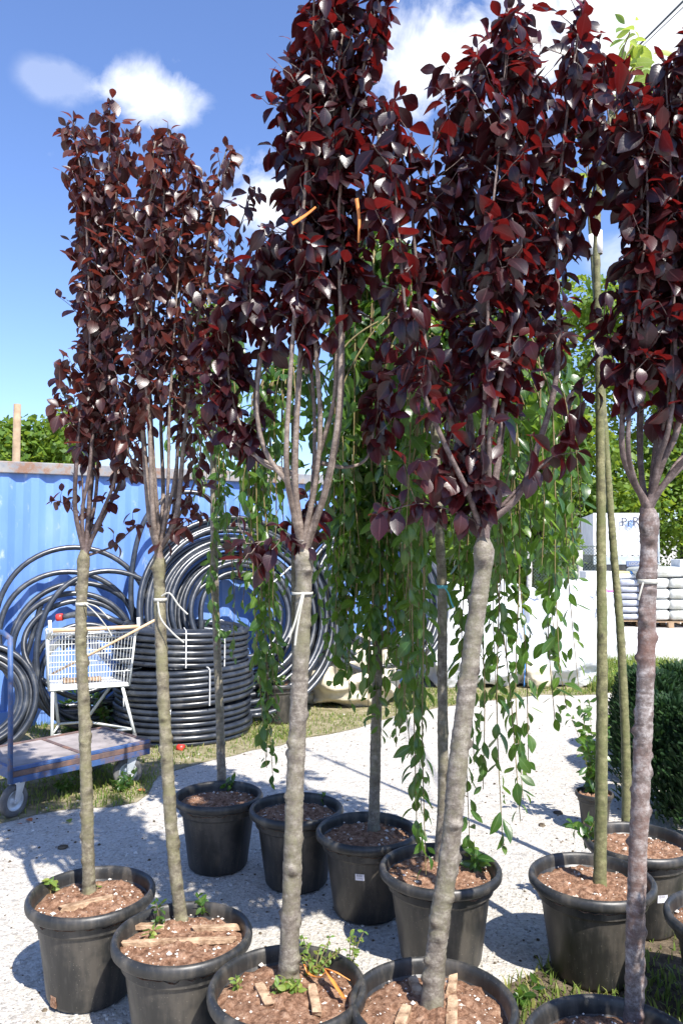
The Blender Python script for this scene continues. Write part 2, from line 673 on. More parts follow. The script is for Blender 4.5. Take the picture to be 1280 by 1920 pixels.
M['ink'] = simple('dark_blue_ink', (.03, .04, .07), (.05, .06, .09), 10, .7, 0)
M['ink_blue'] = simple('blue_ink', (.10, .2, .48), (.2, .32, .6), 10, .7, 0)
M['ink_grey'] = simple('faded_ink', (.34, .34, .34), (.46, .46, .46), 10, .7, 0)
M['plate'] = simple('plate_blue_grey', (.10, .14, .24), (.14, .18, .28), 5, .5, 0)
M['pink'] = simple('pink_print', (.72, .12, .42), (.82, .25, .52), 5, .6, 0)
M['yellow'] = simple('yellow_film', (.72, .62, .10), (.82, .74, .22), 5, .5, 0)
M['wire'] = simple('dark_wire', (.03, .035, .035), (.06, .065, .06), 10, .6, 0)
M['fence_wire'] = simple('fence_wire', (.05, .075, .06), (.09, .12, .10), 10, .6, 0)
M['dead_leaf'] = simple('dead_leaf', (.30, .09, .035), (.48, .18, .07), 12, .8, .2)


def sticker_mat():
    m = NT('printed_sticker')
    uv = m.n('ShaderNodeUVMap')
    sp = m.n('ShaderNodeSeparateXYZ')
    m.link(uv.outputs[0], sp.inputs[0])
    nn = m.n('ShaderNodeTexNoise', noise_dimensions='1D')
    nn.inputs['Scale'].default_value = 40
    m.link(sp.outputs[0], nn.inputs['W'])
    bars = m.math('GREATER_THAN', nn.outputs['Fac'], .5)
    zone = m.math('MULTIPLY', m.math('GREATER_THAN', sp.outputs[1], .58), m.math('LESS_THAN', sp.outputs[1], .95))
    zx = m.math('MULTIPLY', m.math('GREATER_THAN', sp.outputs[0], .12), m.math('LESS_THAN', sp.outputs[0], .75))
    f = m.math('MULTIPLY', m.math('MULTIPLY', bars, zone), zx)
    l2 = m.math('MULTIPLY', m.math('GREATER_THAN', sp.outputs[1], .34), m.math('LESS_THAN', sp.outputs[1], .42))
    f = m.math('MAXIMUM', f, m.math('MULTIPLY', m.math('MULTIPLY', l2, zx), .6))
    m.base(m.mixc(f, (.72, .71, .76), (.08, .08, .09)))
    m.rough(.5)
    return m.mat


M['sticker'] = sticker_mat()

# ------------------------------------------------------------------ the ground
g = MB()
g.add([(-400, -60, 0), (400, -60, 0), (400, 700, 0), (-400, 700, 0)], [(0, 1, 2, 3)])
kind_obj('ground', g, M['ground'], 'structure')


def sheet(name, poly_px, mat, z, jag=.06, seed=1):
    """an irregular patch of ground outlined on the ground plane"""
    base = [on_plane(x, y, 0) for x, y in poly_px]
    pts = []
    n = len(base)
    for i in range(n):
        a, b = base[i], base[(i + 1) % n]
        k = max(2, int((b - a).length / .12))
        for j in range(k):
            p = a.lerp(b, j / k)
            d = Vector((noise.noise(p * 2.3 + Vector((seed, 0, 0))), noise.noise(p * 2.3 + Vector((0, seed + 9, 0))), 0)) * jag * 2
            pts.append((p.x + d.x, p.y + d.y, z))
    c = Vector((sum(p[0] for p in pts) / len(pts), sum(p[1] for p in pts) / len(pts), z))
    mb = MB()
    mb.add(pts, [tuple(range(len(pts)))])
    return kind_obj(name, mb, mat, 'structure'), [(p[0], p[1]) for p in pts]


verge_poly = [(-120, 1560), (40, 1540), (230, 1500), (330, 1450), (480, 1405), (640, 1372), (740, 1345), (900, 1312), (1010, 1305),
              (1120, 1302), (1120, 1280), (800, 1262), (560, 1300), (200, 1330), (-200, 1370)]
_, verge_w = sheet('grass_verge', verge_poly, M['verge_soil'], .004, .07, 1)
verge2_poly = [(1105, 1300), (1330, 1300), (1360, 1262), (1230, 1246), (1140, 1250), (1095, 1272)]
_, verge2_w = sheet('grass_strip', verge2_poly, M['verge_soil'], .004, .08, 5)
bed_poly = [(935, 1900), (965, 1855), (1050, 1800), (1170, 1760), (1180, 1690), (1290, 1650), (1500, 1640), (1500, 2100), (930, 2100)]
_, bed_w = sheet('soil_bed', bed_poly, M['dirt'], .004, .05, 8)
yard_poly = [(1090, 1246), (1420, 1252), (1500, 1150), (1240, 1120), (1090, 1150), (1050, 1200)]
sheet('concrete_yard', yard_poly, M['concrete'], .003, .05, 11)


def inside(p, poly):
    x, y = p
    c = False
    j = len(poly) - 1
    for i in range(len(poly)):
        xi, yi = poly[i]
        xj, yj = poly[j]
        if (yi > y) != (yj > y) and x < (xj - xi) * (y - yi) / (yj - yi) + xi:
            c = not c
        j = i
    return c


# loose stones over the gravel
def stones(name, n, region, smin, smax, mat, avoid=(), label='loose pale stones scattered over the gravel yard'):
    V, F = [], []
    octf = [(0, 1, 4), (1, 2, 4), (2, 3, 4), (3, 0, 4)]
    mb = MB()
    k = 0
    while k < n:
        t = rng.random()
        y = region[2] + (region[3] - region[2]) * t ** 1.6
        x = rng.uniform(region[0], region[1]) * (y / region[3])
        if any(inside((x, y), a) for a in avoid):
            continue
        s = rng.uniform(smin, smax) * (.5 + rng.random() ** 3 * 1.3)
        a = rng.uniform(0, 6.28)
        q = []
        for i in range(5):
            b = a + i * 1.2566
            rr = s * rng.uniform(.7, 1.2)
            q.append((x + rr * math.cos(b), y + rr * math.sin(b), -.001))
        h = s * rng.uniform(.4, .8)
        for i in range(5):
            b = a + i * 1.2566 + .3
            rr = s * rng.uniform(.4, .75)
            q.append((x + rr * math.cos(b), y + rr * math.sin(b), h * rng.uniform(.7, 1.1)))
        mb.add(q, [(i, (i + 1) % 5, 5 + (i + 1) % 5, 5 + i) for i in range(5)] + [(5, 6, 7, 8, 9)])
        k += 1
    return kind_obj(name, mb, mat, 'stuff', label=label)


stones('debris', 2600, (-4.2, 4.2, 2.4, 9.0), .003, .008, M['dirt'], (bed_w,), 'small dark crumbs and litter on the gravel yard')
stones('gravel', 9000, (-4.2, 4.2, 2.4, 9.0), .004, .010, M['stone'], (bed_w,))


# grass: one mass of blades for each verge
def blades(name, spec, mat, label):
    V, F, UV = [], [], []
    vs, fs, uvs = [], [], []
    for (poly, n, hmin, hmax, ymax, clump) in spec:
        xs = [p[0] for p in poly]
        ys = [p[1] for p in poly]
        k = 0
        tries = 0
        while k < n and tries < n * 12:
            tries += 1
            y = rng.uniform(min(ys), min(max(ys), ymax))
            x = rng.uniform(min(xs), max(xs))
            if not inside((x, y), poly):
                continue
            d = noise.noise(Vector((x * clump, y * clump, 3.3))) * .5 + .5
            if rng.random() > (d * 1.5) ** 2.4:
                continue
            h = rng.uniform(hmin, hmax) * (.55 + .9 * d)
            az = rng.uniform(0, 6.283)
            lean = rng.uniform(.1, .9) * h
            w = rng.uniform(.0025, .0055) * (1 + h * 2)
            dx, dy = math.cos(az), math.sin(az)
            sx, sy = -dy * w, dx * w
            b = len(vs)
            vs += [(x - sx, y - sy, 0), (x + sx, y + sy, 0),
                   (x + dx * lean * .35 - sx * .8, y + dy * lean * .35 - sy * .8, h * .6), (x + dx * lean * .35 + sx * .8, y + dy * lean * .35 + sy * .8, h * .6),
                   (x + dx * lean, y + dy * lean, h * rng.uniform(.75, 1.0))]
            fs += [(b, b + 1, b + 3, b + 2), (b + 2, b + 3, b + 4)]
            k += 1
    mb = MB()
    mb.v, mb.f, mb.m = vs, fs, [0] * len(fs)
    return kind_obj(name, mb, mat, 'stuff', label=label)


blades('grass', [(verge_w, 16000, .015, .06, 9.5, 1.6)], M['grass'], 'green and straw coloured grass along the blue container')
blades('tall_grass', [(verge2_w, 5000, .06, .22, 12, 1.2)], M['grass'], 'taller pale grass at the edge of the concrete yard')
blades('bed_grass', [(bed_w, 3000, .015, .06, 4.4, 2.2)], M['grass'], 'patchy grass between the front pots at the right')

# ------------------------------------------------------------------ leaf meshes
LEAF_ST = [(.0, .03), (.12, .42), (.32, .86), (.52, 1.0), (.72, .80), (.88, .40), (1.0, .0)]


def leaf_arrays(width, fold, curl, twist, tipw=1.0):
    vs, fs, uv = [], [], []
    for t, w in LEAF_ST:
        w = w * width * .5
        a = curl * t
        y = math.sin(a) / curl if abs(curl) > 1e-3 else t
        z = -(1 - math.cos(a)) / curl if abs(curl) > 1e-3 else 0
        tw = twist * t
        for s in (-1, 0, 1):
            x = s * w
            zz = z + abs(s) * w * fold
            vs.append((x * math.cos(tw), y, zz + x * math.sin(tw)))
            uv.append((.5 + .5 * s, t))
    n = len(LEAF_ST)
    for i in range(n - 2):
        b = i * 3
        fs += [(b, b + 1, b + 4, b + 3), (b + 1, b + 2, b + 5, b + 4)]
    b = (n - 2) * 3
    fs += [(b, b + 1, b + 4), (b + 1, b + 2, b + 4)]
    keep = list(range((n - 1) * 3)) + [(n - 1) * 3 + 1]
    mp = {o: i for i, o in enumerate(keep)}
    return np.array([vs[i] for i in keep]), [tuple(mp[j] for j in f) for f in fs], np.array([uv[i] for i in keep])


def leaf_mesh(name, arr, mat):
    v, f, uv = arr
    me = bpy.data.meshes.new(name)
    me.from_pydata([tuple(p) for p in v], [], f)
    l = me.uv_layers.new(name='UVMap')
    idx = np.array([lp.vertex_index for lp in me.loops])
    l.data.foreach_set('uv', uv[idx].ravel())
    me.polygons.foreach_set('use_smooth', [True] * len(me.polygons))
    me.materials.append(mat)
    return me


PL = [leaf_arrays(.60, .28, .45, .2), leaf_arrays(.66, .12, .7, -.25), leaf_arrays(.54, .45, .9, .3), leaf_arrays(.62, .18, -.25, -.15), leaf_arrays(.58, .6, .35, 0)]
GL = [leaf_arrays(.46, .30, .6, .2), leaf_arrays(.52, .15, .9, -.3), leaf_arrays(.42, .45, .4, .25), leaf_arrays(.50, .2, -.2, .0)]
FL = [(np.array([(-.45, .1, 0), (.45, .05, .1), (.30, .9, -.05), (-.25, 1.0, .05), (0, .5, .12)]), [(0, 1, 4), (1, 2, 4), (2, 3, 4), (3, 0, 4)],
       np.array([(0, 0), (1, 0), (1, 1), (0, 1), (.5, .5)]))]


class Leaves:
    """positions, axes, normals and sizes of one plant's leaves"""

    def __init__(self):
        self.p, self.a, self.n, self.s, self.k = [], [], [], [], []

    def put(self, p, a, n, s, k):
        self.p.append(p)
        self.a.append(a)
        self.n.append(n)
        self.s.append(s)
        self.k.append(k)

    def mats(self):
        A = np.array(self.a, float)
        A /= np.linalg.norm(A, axis=1, keepdims=True)
        N = np.array(self.n, float)
        N -= A * (N * A).sum(1, keepdims=True)
        N /= np.linalg.norm(N, axis=1, keepdims=True) + 1e-9
        X = np.cross(A, N)
        Mx = np.stack([X, A, N], axis=2) * np.array(self.s)[:, None, None]
        return Mx, np.array(self.p, float)


def joined_leaves(name, Mx, P, K, arrs, mat, parent, kind='stuff'):
    Vs, Fs, UVs, o = [], [], [], 0
    off = np.array(absloc(parent)) if parent is not None else np.zeros(3)
    for k, (v, f, uv) in enumerate(arrs):
        sel = np.where(K == k)[0]
        if not len(sel):
            continue
        vv = np.einsum('nij,vj->nvi', Mx[sel], v) + P[sel][:, None, :] - off
        Vs.append(vv.reshape(-1, 3))
        nv = len(v)
        for i in range(len(sel)):
            b = o + i * nv
            for q in f:
                Fs.append(tuple(j + b for j in q))
        UVs.append(np.tile(uv, (len(sel), 1)))
        o += nv * len(sel)
    V = np.concatenate(Vs)
    UV = np.concatenate(UVs)
    me = bpy.data.meshes.new(name)
    me.from_pydata(V.tolist(), [], Fs)
    l = me.uv_layers.new(name='UVMap')
    idx = np.empty(len(me.loops), dtype=np.int32)
    me.loops.foreach_get('vertex_index', idx)
    l.data.foreach_set('uv', UV[idx].astype(np.float32).ravel())
    me.polygons.foreach_set('use_smooth', [True] * len(me.polygons))
    me.materials.append(mat)
    ob = bpy.data.objects.new(name, me)
    COL.objects.link(ob)
    ob.parent = parent
    if kind:
        ob['kind'] = kind
    return ob


PENDING = []     # (root, Leaves, arrs, mat) of every tree; dealt out once all are known


def deal_leaves(limit=300):
    zb = {}
    info = []
    for root, lv, arrs, mat in PENDING:
        Mx, P = lv.mats()
        ctr = P + Mx[:, :, 1] * .5
        x, y, d = to_px(ctr)
        ix = (x // 9).astype(int)
        iy = (y // 9).astype(int)
        for a, b, c in zip(ix, iy, d):
            k = (a, b)
            if c < zb.get(k, 1e9):
                zb[k] = c
        info.append((Mx, P, x, y, d, ix, iy))
    for (root, lv, arrs, mat), (Mx, P, x, y, d, ix, iy) in zip(PENDING, info):
        K = np.array(lv.k)
        front = np.array([zb[(a, b)] for a, b in zip(ix, iy)])
        inframe = (x > 5) & (x < 1275) & (y > 5) & (y < 1915)
        face = np.abs(Mx[:, 1, 2]) / np.array(lv.s)
        score = np.array(lv.s) / d * (.35 + face) * np.where(front > d - .02, 1.0, .25) * np.where(inframe, 1, 0)
        order = np.argsort(-score)
        take = order[:limit]
        take = take[score[take] > 0]
        meshes = [leaf_mesh('leaf', a, mat) for a in arrs]
        off = np.array(root.location)
        for i in take:
            o = bpy.data.objects.new('leaf', meshes[K[i]])
            m3 = Mx[i]
            p = P[i] - off
            o.matrix_basis = Matrix(((m3[0, 0], m3[0, 1], m3[0, 2], p[0]), (m3[1, 0], m3[1, 1], m3[1, 2], p[1]),
                                     (m3[2, 0], m3[2, 1], m3[2, 2], p[2]), (0, 0, 0, 1)))
            o.parent = root
            COL.objects.link(o)
        rest = np.setdiff1d(np.arange(len(K)), take)
        if len(rest):
            joined_leaves('foliage', Mx[rest], P[rest], K[rest], arrs, mat, root)


# ------------------------------------------------------------------ pots
def pot_profile(r, h):
    return [(r * .0, .004), (r * .60, .004), (r * .635, .012), (r * .655, h * .06), (r * .80, h * .74), (r * .812, h * .765), (r * .845, h * .775),
            (r * .872, h * .875), (r * .90, h * .885), (r * .965, h * .888), (r * .992, h * .905), (r, h * .935), (r * .995, h * .965), (r * .975, h * .988),
            (r * .945, h), (r * .915, h * .992), (r * .897, h * .97), (r * .885, h * .93), (r * .86, h * .78)]


def make_pot(px, py, diam, h, label, soil_drop=.045, sticker=None, group='black nursery pots on the gravel', segs=56, seed=0, nper=110, drain=None):
    c = on_plane(px, py, h)
    c.z = 0
    root = thing('plant_pot', c, label, 'plant pot', group)
    r = diam / 2
    prof = pot_profile(r, h)
    body = MB().lathe(prof[:9], segs, c, .006, seed)
    part('pot_wall', body, M['pot'], root, True)
    rim = MB().lathe(prof[8:], segs, c, .006, seed)
    part('rim', rim, M['pot'], root, True)
    # soil: uneven crumbly surface
    sm = MB()
    vs, fs = [], []
    rings, sg = 26, 72
    zs = h - soil_drop
    for i in range(rings + 1):
        q = r * .885 * i / rings
        for k in range(sg):
            a = 2 * math.pi * k / sg
            p = Vector((q * math.cos(a), q * math.sin(a), 0))
            n1 = noise.fractal(p * 30 + Vector((seed * 7.7, 0, 0)), .6, 2.1, 5)
            n2 = noise.noise(p * 9 + Vector((0, seed * 3.1, 0)))
            edge = -.012 * max(0, (i / rings - .85) / .15)
            vs.append((c.x + p.x, c.y + p.y, zs + n1 * .011 + n2 * .010 + edge + .014 * math.exp(-(q / .06) ** 2)))
    for i in range(rings):
        for k in range(sg):
            l = (k + 1) % sg
            fs.append((i * sg + k, i * sg + l, (i + 1) * sg + l, (i + 1) * sg + k))
    sm.add(vs, fs)
    part('soil', sm, M['soil'], root, True)
    pm = MB()
    for _ in range(nper):
        q = r * .83 * math.sqrt(rng.random())
        a = rng.uniform(0, 6.28)
        s = rng.uniform(.0015, .0042) * (1 + 2.6 * rng.random() ** 6)
        x, y = c.x + q * math.cos(a), c.y + q * math.sin(a)
        p = Vector((q * math.cos(a), q * math.sin(a), 0))
        z = zs + noise.fractal(p * 30 + Vector((seed * 7.7, 0, 0)), .6, 2.1, 5) * .011 + noise.noise(p * 9 + Vector((0, seed * 3.1, 0))) * .010 + .001
        oc = [(s, 0, 0), (0, s, 0), (-s, 0, 0), (0, -s, 0), (0, 0, s), (0, 0, -s)]
        oc = [(x + u * rng.uniform(.7, 1.3), y + v * rng.uniform(.7, 1.3), z + w * rng.uniform(.6, 1)) for u, v, w in oc]
        pm.add(oc, [(0, 1, 4), (1, 2, 4), (2, 3, 4), (3, 0, 4), (1, 0, 5), (2, 1, 5), (3, 2, 5), (0, 3, 5)])
    part('perlite', pm, M['perlite'], root, False, kind='stuff')
    if sticker:
        az, zc, w, hh = sticker
        vs, uvs = [], []
        n = 6
        for j in range(2):
            z = zc + (j - .5) * hh
            t = z / h
            rr = r * (.655 + (.80 - .655) * (t - .06) / .68) + .0025
            for i in range(n + 1):
                a = az + (i / n - .5) * w / rr
                vs.append((rr * math.cos(a), rr * math.sin(a), z))
                uvs.append((i / n, j))
        me = bpy.data.meshes.new('sticker')
        fs = [(i, i + 1, n + 2 + i, n + 1 + i) for i in range(n)]
        me.from_pydata(vs, [], fs)
        l = me.uv_layers.new(name='UVMap')
        for lp in me.loops:
            l.data[lp.index].uv = uvs[lp.vertex_index]
        me.materials.append(M['sticker'])
        o = bpy.data.objects.new('sticker', me)
        COL.objects.link(o)
        o.parent = root
        o['label'] = 'white printed price sticker'
    if drain is not None:
        rr = r * .668
        d = MB()
        a = drain
        Mr = Matrix.Rotation(a, 3, 'Z')
        d.box((c.x + rr * math.cos(a), c.y + rr * math.sin(a), h * .105), (.006, .03, .04), Mr)
        part('drain_hole', d, M['soil'], root)
    return root, c, zs


PH = .39
POTS = {}
for key, px, py, dia, label, kw in [
    ('A', 172, 1668, .49, 'black plastic pot with soil, leftmost of the front row', dict(sticker=(R(193), .245, .035, .038), drain=R(236), seed=1)),
    ('B', 343, 1745, .485, 'black plastic pot second from left in front, long stick across its soil', dict(seed=2)),
    ('C', 539, 1842, .49, 'black plastic pot in front holding orange ribbon and trailing weeds', dict(seed=3, drain=R(300))),
    ('D', 811, 1872, .50, 'black front pot with four short wood pieces around a leaning trunk', dict(seed=4, nper=150)),
    ('E', 1156, 1958, .50, 'black pot cut by the lower right corner of the view', dict(seed=5)),
    ('F', 410, 1487, .485, 'black pot farthest back on the left, before the pipe coils', dict(seed=6)),
    ('G', 556, 1511, .49, 'black pot standing half hidden behind the thick front trunk', dict(seed=7)),
    ('H', 688, 1552, .49, 'black pot with a barcode sticker in the middle of the back row', dict(seed=8, sticker=(R(258), .235, .042, .030))),
    ('I', 825, 1621, .515, 'large black pot in mid row under hanging green strands', dict(seed=9)),
    ('J', 1108, 1640, .505, 'black pot at right holding the straight green barked trunk', dict(seed=10, sticker=(R(303), .245, .048, .036))),
    ('K', 1196, 1573, .485, 'black pot at right behind the straight trunk, small white sticker', dict(seed=11, sticker=(R(280), .20, .046, .034))),
    ('L', 1378, 1716, .49, 'black pot just entering the view at the right edge', dict(seed=12)),
]:
    POTS[key] = make_pot(px, py, dia, PH, label, **kw)
POTS['M'] = make_pot(1113, 1484, .23, .24, 'small dark grey pot with a leafy shrub beside the conifers', soil_drop=.02, seed=13, segs=36, nper=10, group='small pots')
POTS['N'] = make_pot(522, 1278, .46, .40, 'empty looking dark pot beside the stacked pipe coils', soil_drop=.05, seed=14, segs=40, nper=20, group='small pots')


# ------------------------------------------------------------------ trees
def trunk_mesh(path, r0, r1, seed, knots=26, graft=True, sides=26, flare=.25, knob=.40):
    P = np.array(path)
    n = len(P)
    seg = np.linalg.norm(np.diff(P, axis=0), axis=1)
    s = np.concatenate([[0], np.cumsum(seg)])
    L = s[-1]
    rs = np.random.default_rng(seed)
    kn = [((i + rs.uniform(.1, .9)) / knots * L * .97, rs.uniform(0, 6.283), rs.uniform(.5, 1.25), rs.uniform(.008, .015)) for i in range(knots)]
    vs, fs, kv = [], [], []
    T = np.gradient(P, axis=0)
    T /= np.linalg.norm(T, axis=1, keepdims=True)
    ref = np.array([1.0, 0, 0])
    for i in range(n):
        t = s[i] / L
        r = r0 + (r1 - r0) * t
        r *= 1 + flare * math.exp(-s[i] / .035)
        if graft:
            r *= 1 + .22 * math.exp(-((s[i] - (L - .05)) / .03) ** 2)
            r *= 1 - .42 * max(0, (s[i] - (L - .04)) / .04) ** 1.5
        wob = rs.normal(0, .0006, 2)
        N = ref - T[i] * ref.dot(T[i])
        N /= np.linalg.norm(N)
        B = np.cross(T[i], N)
        for k in range(sides):
            a = 2 * math.pi * k / sides
            q = 1 + .07 * noise.noise(Vector((math.cos(a) * 1.5 + seed, math.sin(a) * 1.5, s[i] * 11))) + .02 * noise.noise(Vector((seed * 2.0, 0, s[i] * 40)))
            dk = 0.0
            for (ks, ka, kg, kw) in kn:
                ds = (s[i] - ks)
                if abs(ds) < .04:
                    da = (a - ka + math.pi) % (2 * math.pi) - math.pi
                    e = (ds / kw) ** 2 + (da / .34) ** 2
                    q += knob * kg * math.exp(-e) + .045 * kg * math.exp(-(ds / (kw * 1.3)) ** 2)
                    core = (ds / (kw * .62)) ** 2 + (da / .27) ** 2
                    q -= knob * .25 * kg * math.exp(-core * 2)
                    dk = max(dk, 1.0 * math.exp(-core * .9), .55 * math.exp(-(((ds + kw * .9) / (kw * .45)) ** 2 + (da / .75) ** 2)))
            if graft:
                dk = max(dk, .5 * math.exp(-((s[i] - (L - .072)) / .006) ** 2) * (.5 + noise.noise(Vector((a * 2, seed, 0)))))
            kv.append(min(1, max(0, dk)))
            vs.append(tuple(P[i] + (N * (math.cos(a)) + B * math.sin(a)) * r * q + N * wob[0]))
    for i in range(n - 1):
        for k in range(sides):
            l = (k + 1) % sides
            fs.append((i * sides + k, i * sides + l, (i + 1) * sides + l, (i + 1) * sides + k))
    fs.append(tuple((n - 1) * sides + k for k in range(sides)))
    mb = MB()
    mb.add(vs, fs)
    mb.knot = kv
    return mb


def lerp_arr(path, t):
    i = min(len(path) - 2, max(0, int(t * (len(path) - 1))))
    return path[i]


def leaf_on(lv, p, d, out, size, droop, nk, jitter=.35):
    a = np.array(out) * .7 + np.array([0, 0, -droop]) + np.array(d) * .15 + rng.normal(0, jitter, 3)
    n = np.array(out) * .8 + np.array([.05, -.18, .55]) + rng.normal(0, .40, 3)
    lv.put(p, a, n, size, int(rng.integers(nk)))


def perp(d):
    v = rng.normal(0, 1, 3)
    v -= d * v.dot(d)
    return v / (np.linalg.norm(v) + 1e-9)


def purple_tree(label, pot, base_px, trunk_px, r0, r1, stems, size, mat, seed, bark_m, extra=4, spur=.10, dens=.02, centre=None, twigm='twig', knots=26, spurlen=(.05, .17)):
    """stems: list of (points in px, start fraction of leaves, thickness m, leafiness)"""
    rootpot, c, zs = POTS[pot]
    b = on_plane(base_px[0], base_px[1], zs + .004)
    y0 = b.y
    root = thing('purple_leaf_tree', b, label, 'tree', 'purple leaved trees in the front row')
    fork = W(stems[0][0][0][0], stems[0][0][0][1], y0)
    path = spline([b - Vector((0, 0, .02))] + [W(x, y, y0) for x, y in trunk_px if y > stems[0][0][0][1] + 14] + [fork + Vector((0, 0, .012))], .006)
    part('trunk', trunk_mesh(path, r0, r1, seed, knots), M[bark_m], root, True)
    lv = Leaves()
    allst = []
    for (pts, s0, th, lf) in stems:
        off = rng.uniform(-.10, .12)
        ctrl = []
        near = (W(pts[0][0], pts[0][1], y0) - fork).length < .05
        if near:
            ctrl.append(fork - Vector((0, 0, .035)))
        for i, (x, y) in enumerate(pts):
            k = i / (len(pts) - 1)
            if near and i == 0:
                q = W(x, y, y0 + off * .15)
                ctrl.append(fork + (q - fork) * .7 + Vector((rng.uniform(-.006, .006), 0, .012)))
                continue
            ctrl.append(W(x, y, y0 + off * min(1, k * 2.5)))
        allst.append((spline(ctrl, .012), s0, th, lf))
    for e in range(extra):
        pts, s0, th, lf = stems[e % len(stems)]
        if lf < .9:
            pts, s0, th, lf = stems[0]
        off = (.17 if e % 2 else -.13) * rng.uniform(.6, 1.2)
        jx = rng.uniform(-28, 28)
        ctrl = [fork - Vector((0, 0, .03))] + [W(x + jx * min(1, i / 2.0), y + (rng.uniform(-15, 45) if i == len(pts) - 1 else 0), y0 + off * min(1, i / 2.0)) for i, (x, y) in enumerate(pts)]
        allst.append((spline(ctrl, .012), s0 + .05, th * .8, lf))
    tmb = MB()
    for (P, s0, th, lf) in allst:
        n = len(P)
        rad = [th * (1 - .82 * (i / (n - 1)) ** .8) * (1 + .45 * math.exp(-i / 5.0)) + .0008 for i in range(n)]
        st = max(1, n // 60)
        ii = list(range(0, n, st))
        if ii[-1] != n - 1:
            ii.append(n - 1)
        part('branch', MB().tube([P[i] for i in ii], [rad[i] for i in ii], 7), M[twigm], root, True)
        seg = np.linalg.norm(np.diff(P, axis=0), axis=1)
        L = seg.sum()
        # leaves on the stem itself and on side spurs
        cur, nxt, nsp = 0.0, s0 * L, s0 * L * .9
        for i in range(n - 1):
            cur += seg[i]
            d = (P[i + 1] - P[i]) / (seg[i] + 1e-9)
            frac = cur / L
            while cur > nxt:
                nxt += dens * rng.uniform(.6, 1.5) / max(.15, lf)
                o = perp(d)
                leaf_on(lv, P[i] + o * .012, d, o, size * rng.uniform(.6, 1.18), .8, 5)
            while cur > nsp:
                nsp += spur * rng.uniform(.5, 1.5) / max(.2, lf)
                o = perp(d)
                o = o * .9 + np.array([0, 0, .35]) + d * .35
                o /= np.linalg.norm(o)
                ln = rng.uniform(*spurlen) * (1.0 if frac < .9 else .6)
                m = max(3, int(ln / .02))
                pts = [P[i] + o * ln * j / m + np.array([0, 0, .12 * ln * (j / m) ** 2]) + rng.normal(0, .0025, 3) * (j > 0) for j in range(m + 1)]
                tmb.tube(pts, [.0022 * (1 - .6 * j / m) for j in range(m + 1)], 4, False)
                for j in range(1, m + 1):
                    if rng.random() < .92:
                        oo = perp(o)
                        leaf_on(lv, pts[j] + oo * .008, o, oo, size * rng.uniform(.55, 1.15), .8, 5)
                leaf_on(lv, pts[-1], o, o, size * rng.uniform(.5, .8), .1, 5)
        for j in range(5):
            leaf_on(lv, P[-1] - d * .012 * j, d, perp(d) + d * .7, size * rng.uniform(.35, .7), -.1, 5)
    part('twigs', tmb, M[twigm], root, True, kind='stuff')
    PENDING.append((root, lv, PL, mat))
    return root, lv, y0


ST_A = [([(158, 1035), (142, 960), (143, 880), (152, 780), (168, 680), (165, 500), (155, 350), (138, 225)], .24, .010, 1),
        ([(160, 1030), (170, 900), (176, 760), (192, 600), (202, 400), (207, 195)], .22, .010, 1),
        ([(162, 1040), (196, 965), (226, 900), (231, 820), (216, 700), (220, 500), (232, 330), (238, 250)], .22, .009, 1),
        ([(160, 1030), (180, 930), (185, 800), (180, 640), (182, 480), (178, 330)], .36, .008, 1),
        ([(163, 1055), (208, 1026), (240, 1000), (258, 985)], .6, .006, .45),
        ([(155, 1000), (135, 955), (110, 940), (94, 938)], .65, .003, .5),
        ([(158, 960), (150, 850), (128, 760), (112, 720), (120, 668)], .55, .004, .9),
        ([(165, 1020), (205, 930), (225, 840), (240, 760)], .25, .005, .5)]
purple_tree('slender purple leaved tree with pale knobbly trunk, leftmost of the front row', 'A', (168, 1672), [(163, 1500), (158, 1330), (152, 1180), (157, 1062)],
            .0245, .021, ST_A, .070, M['purple_brown'], 11, 'bark_lichen', extra=5, spur=.055, dens=.017, knots=26, spurlen=(.03, .13))
ST_B = [([(297, 1042), (281, 965), (268, 800), (258, 660), (254, 520), (268, 380), (292, 265)], .32, .013, 1),
        ([(299, 1035), (331, 965), (348, 790), (366, 640), (384, 510), (402, 390), (438, 280)], .32, .011, .9),
        ([(299, 1035), (306, 930), (302, 770), (312, 610), (322, 460), (342, 270)], .40, .009, 1),
        ([(301, 1040), (340, 960), (372, 880), (380, 780)], .25, .006, .8),
        ([(299, 1010), (288, 860), (282, 700), (292, 540), (310, 400), (318, 250)], .42, .008, 1),
        ([(358, 700), (392, 620), (420, 540), (446, 440), (470, 365)], .35, .005, .9),
        ([(300, 1030), (322, 1000), (345, 980), (370, 960)], .35, .004, .8),
        ([(278, 900), (245, 860), (235, 800), (220, 720)], .1, .004, .7),
        ([(302, 1020), (330, 880), (340, 740), (335, 600), (350, 470), (380, 330)], .4, .007, .9)]
purple_tree('reddish brown leaved tree second from left with open vase of stems', 'B', (340, 1722), [(322, 1560), (312, 1400), (303, 1230), (298, 1062)],
            .0235, .021, ST_B, .066, M['purple_brown'], 12, 'bark_lichen', extra=5, spur=.055, dens=.017, twigm='twig_pale', knots=26, spurlen=(.03, .14))
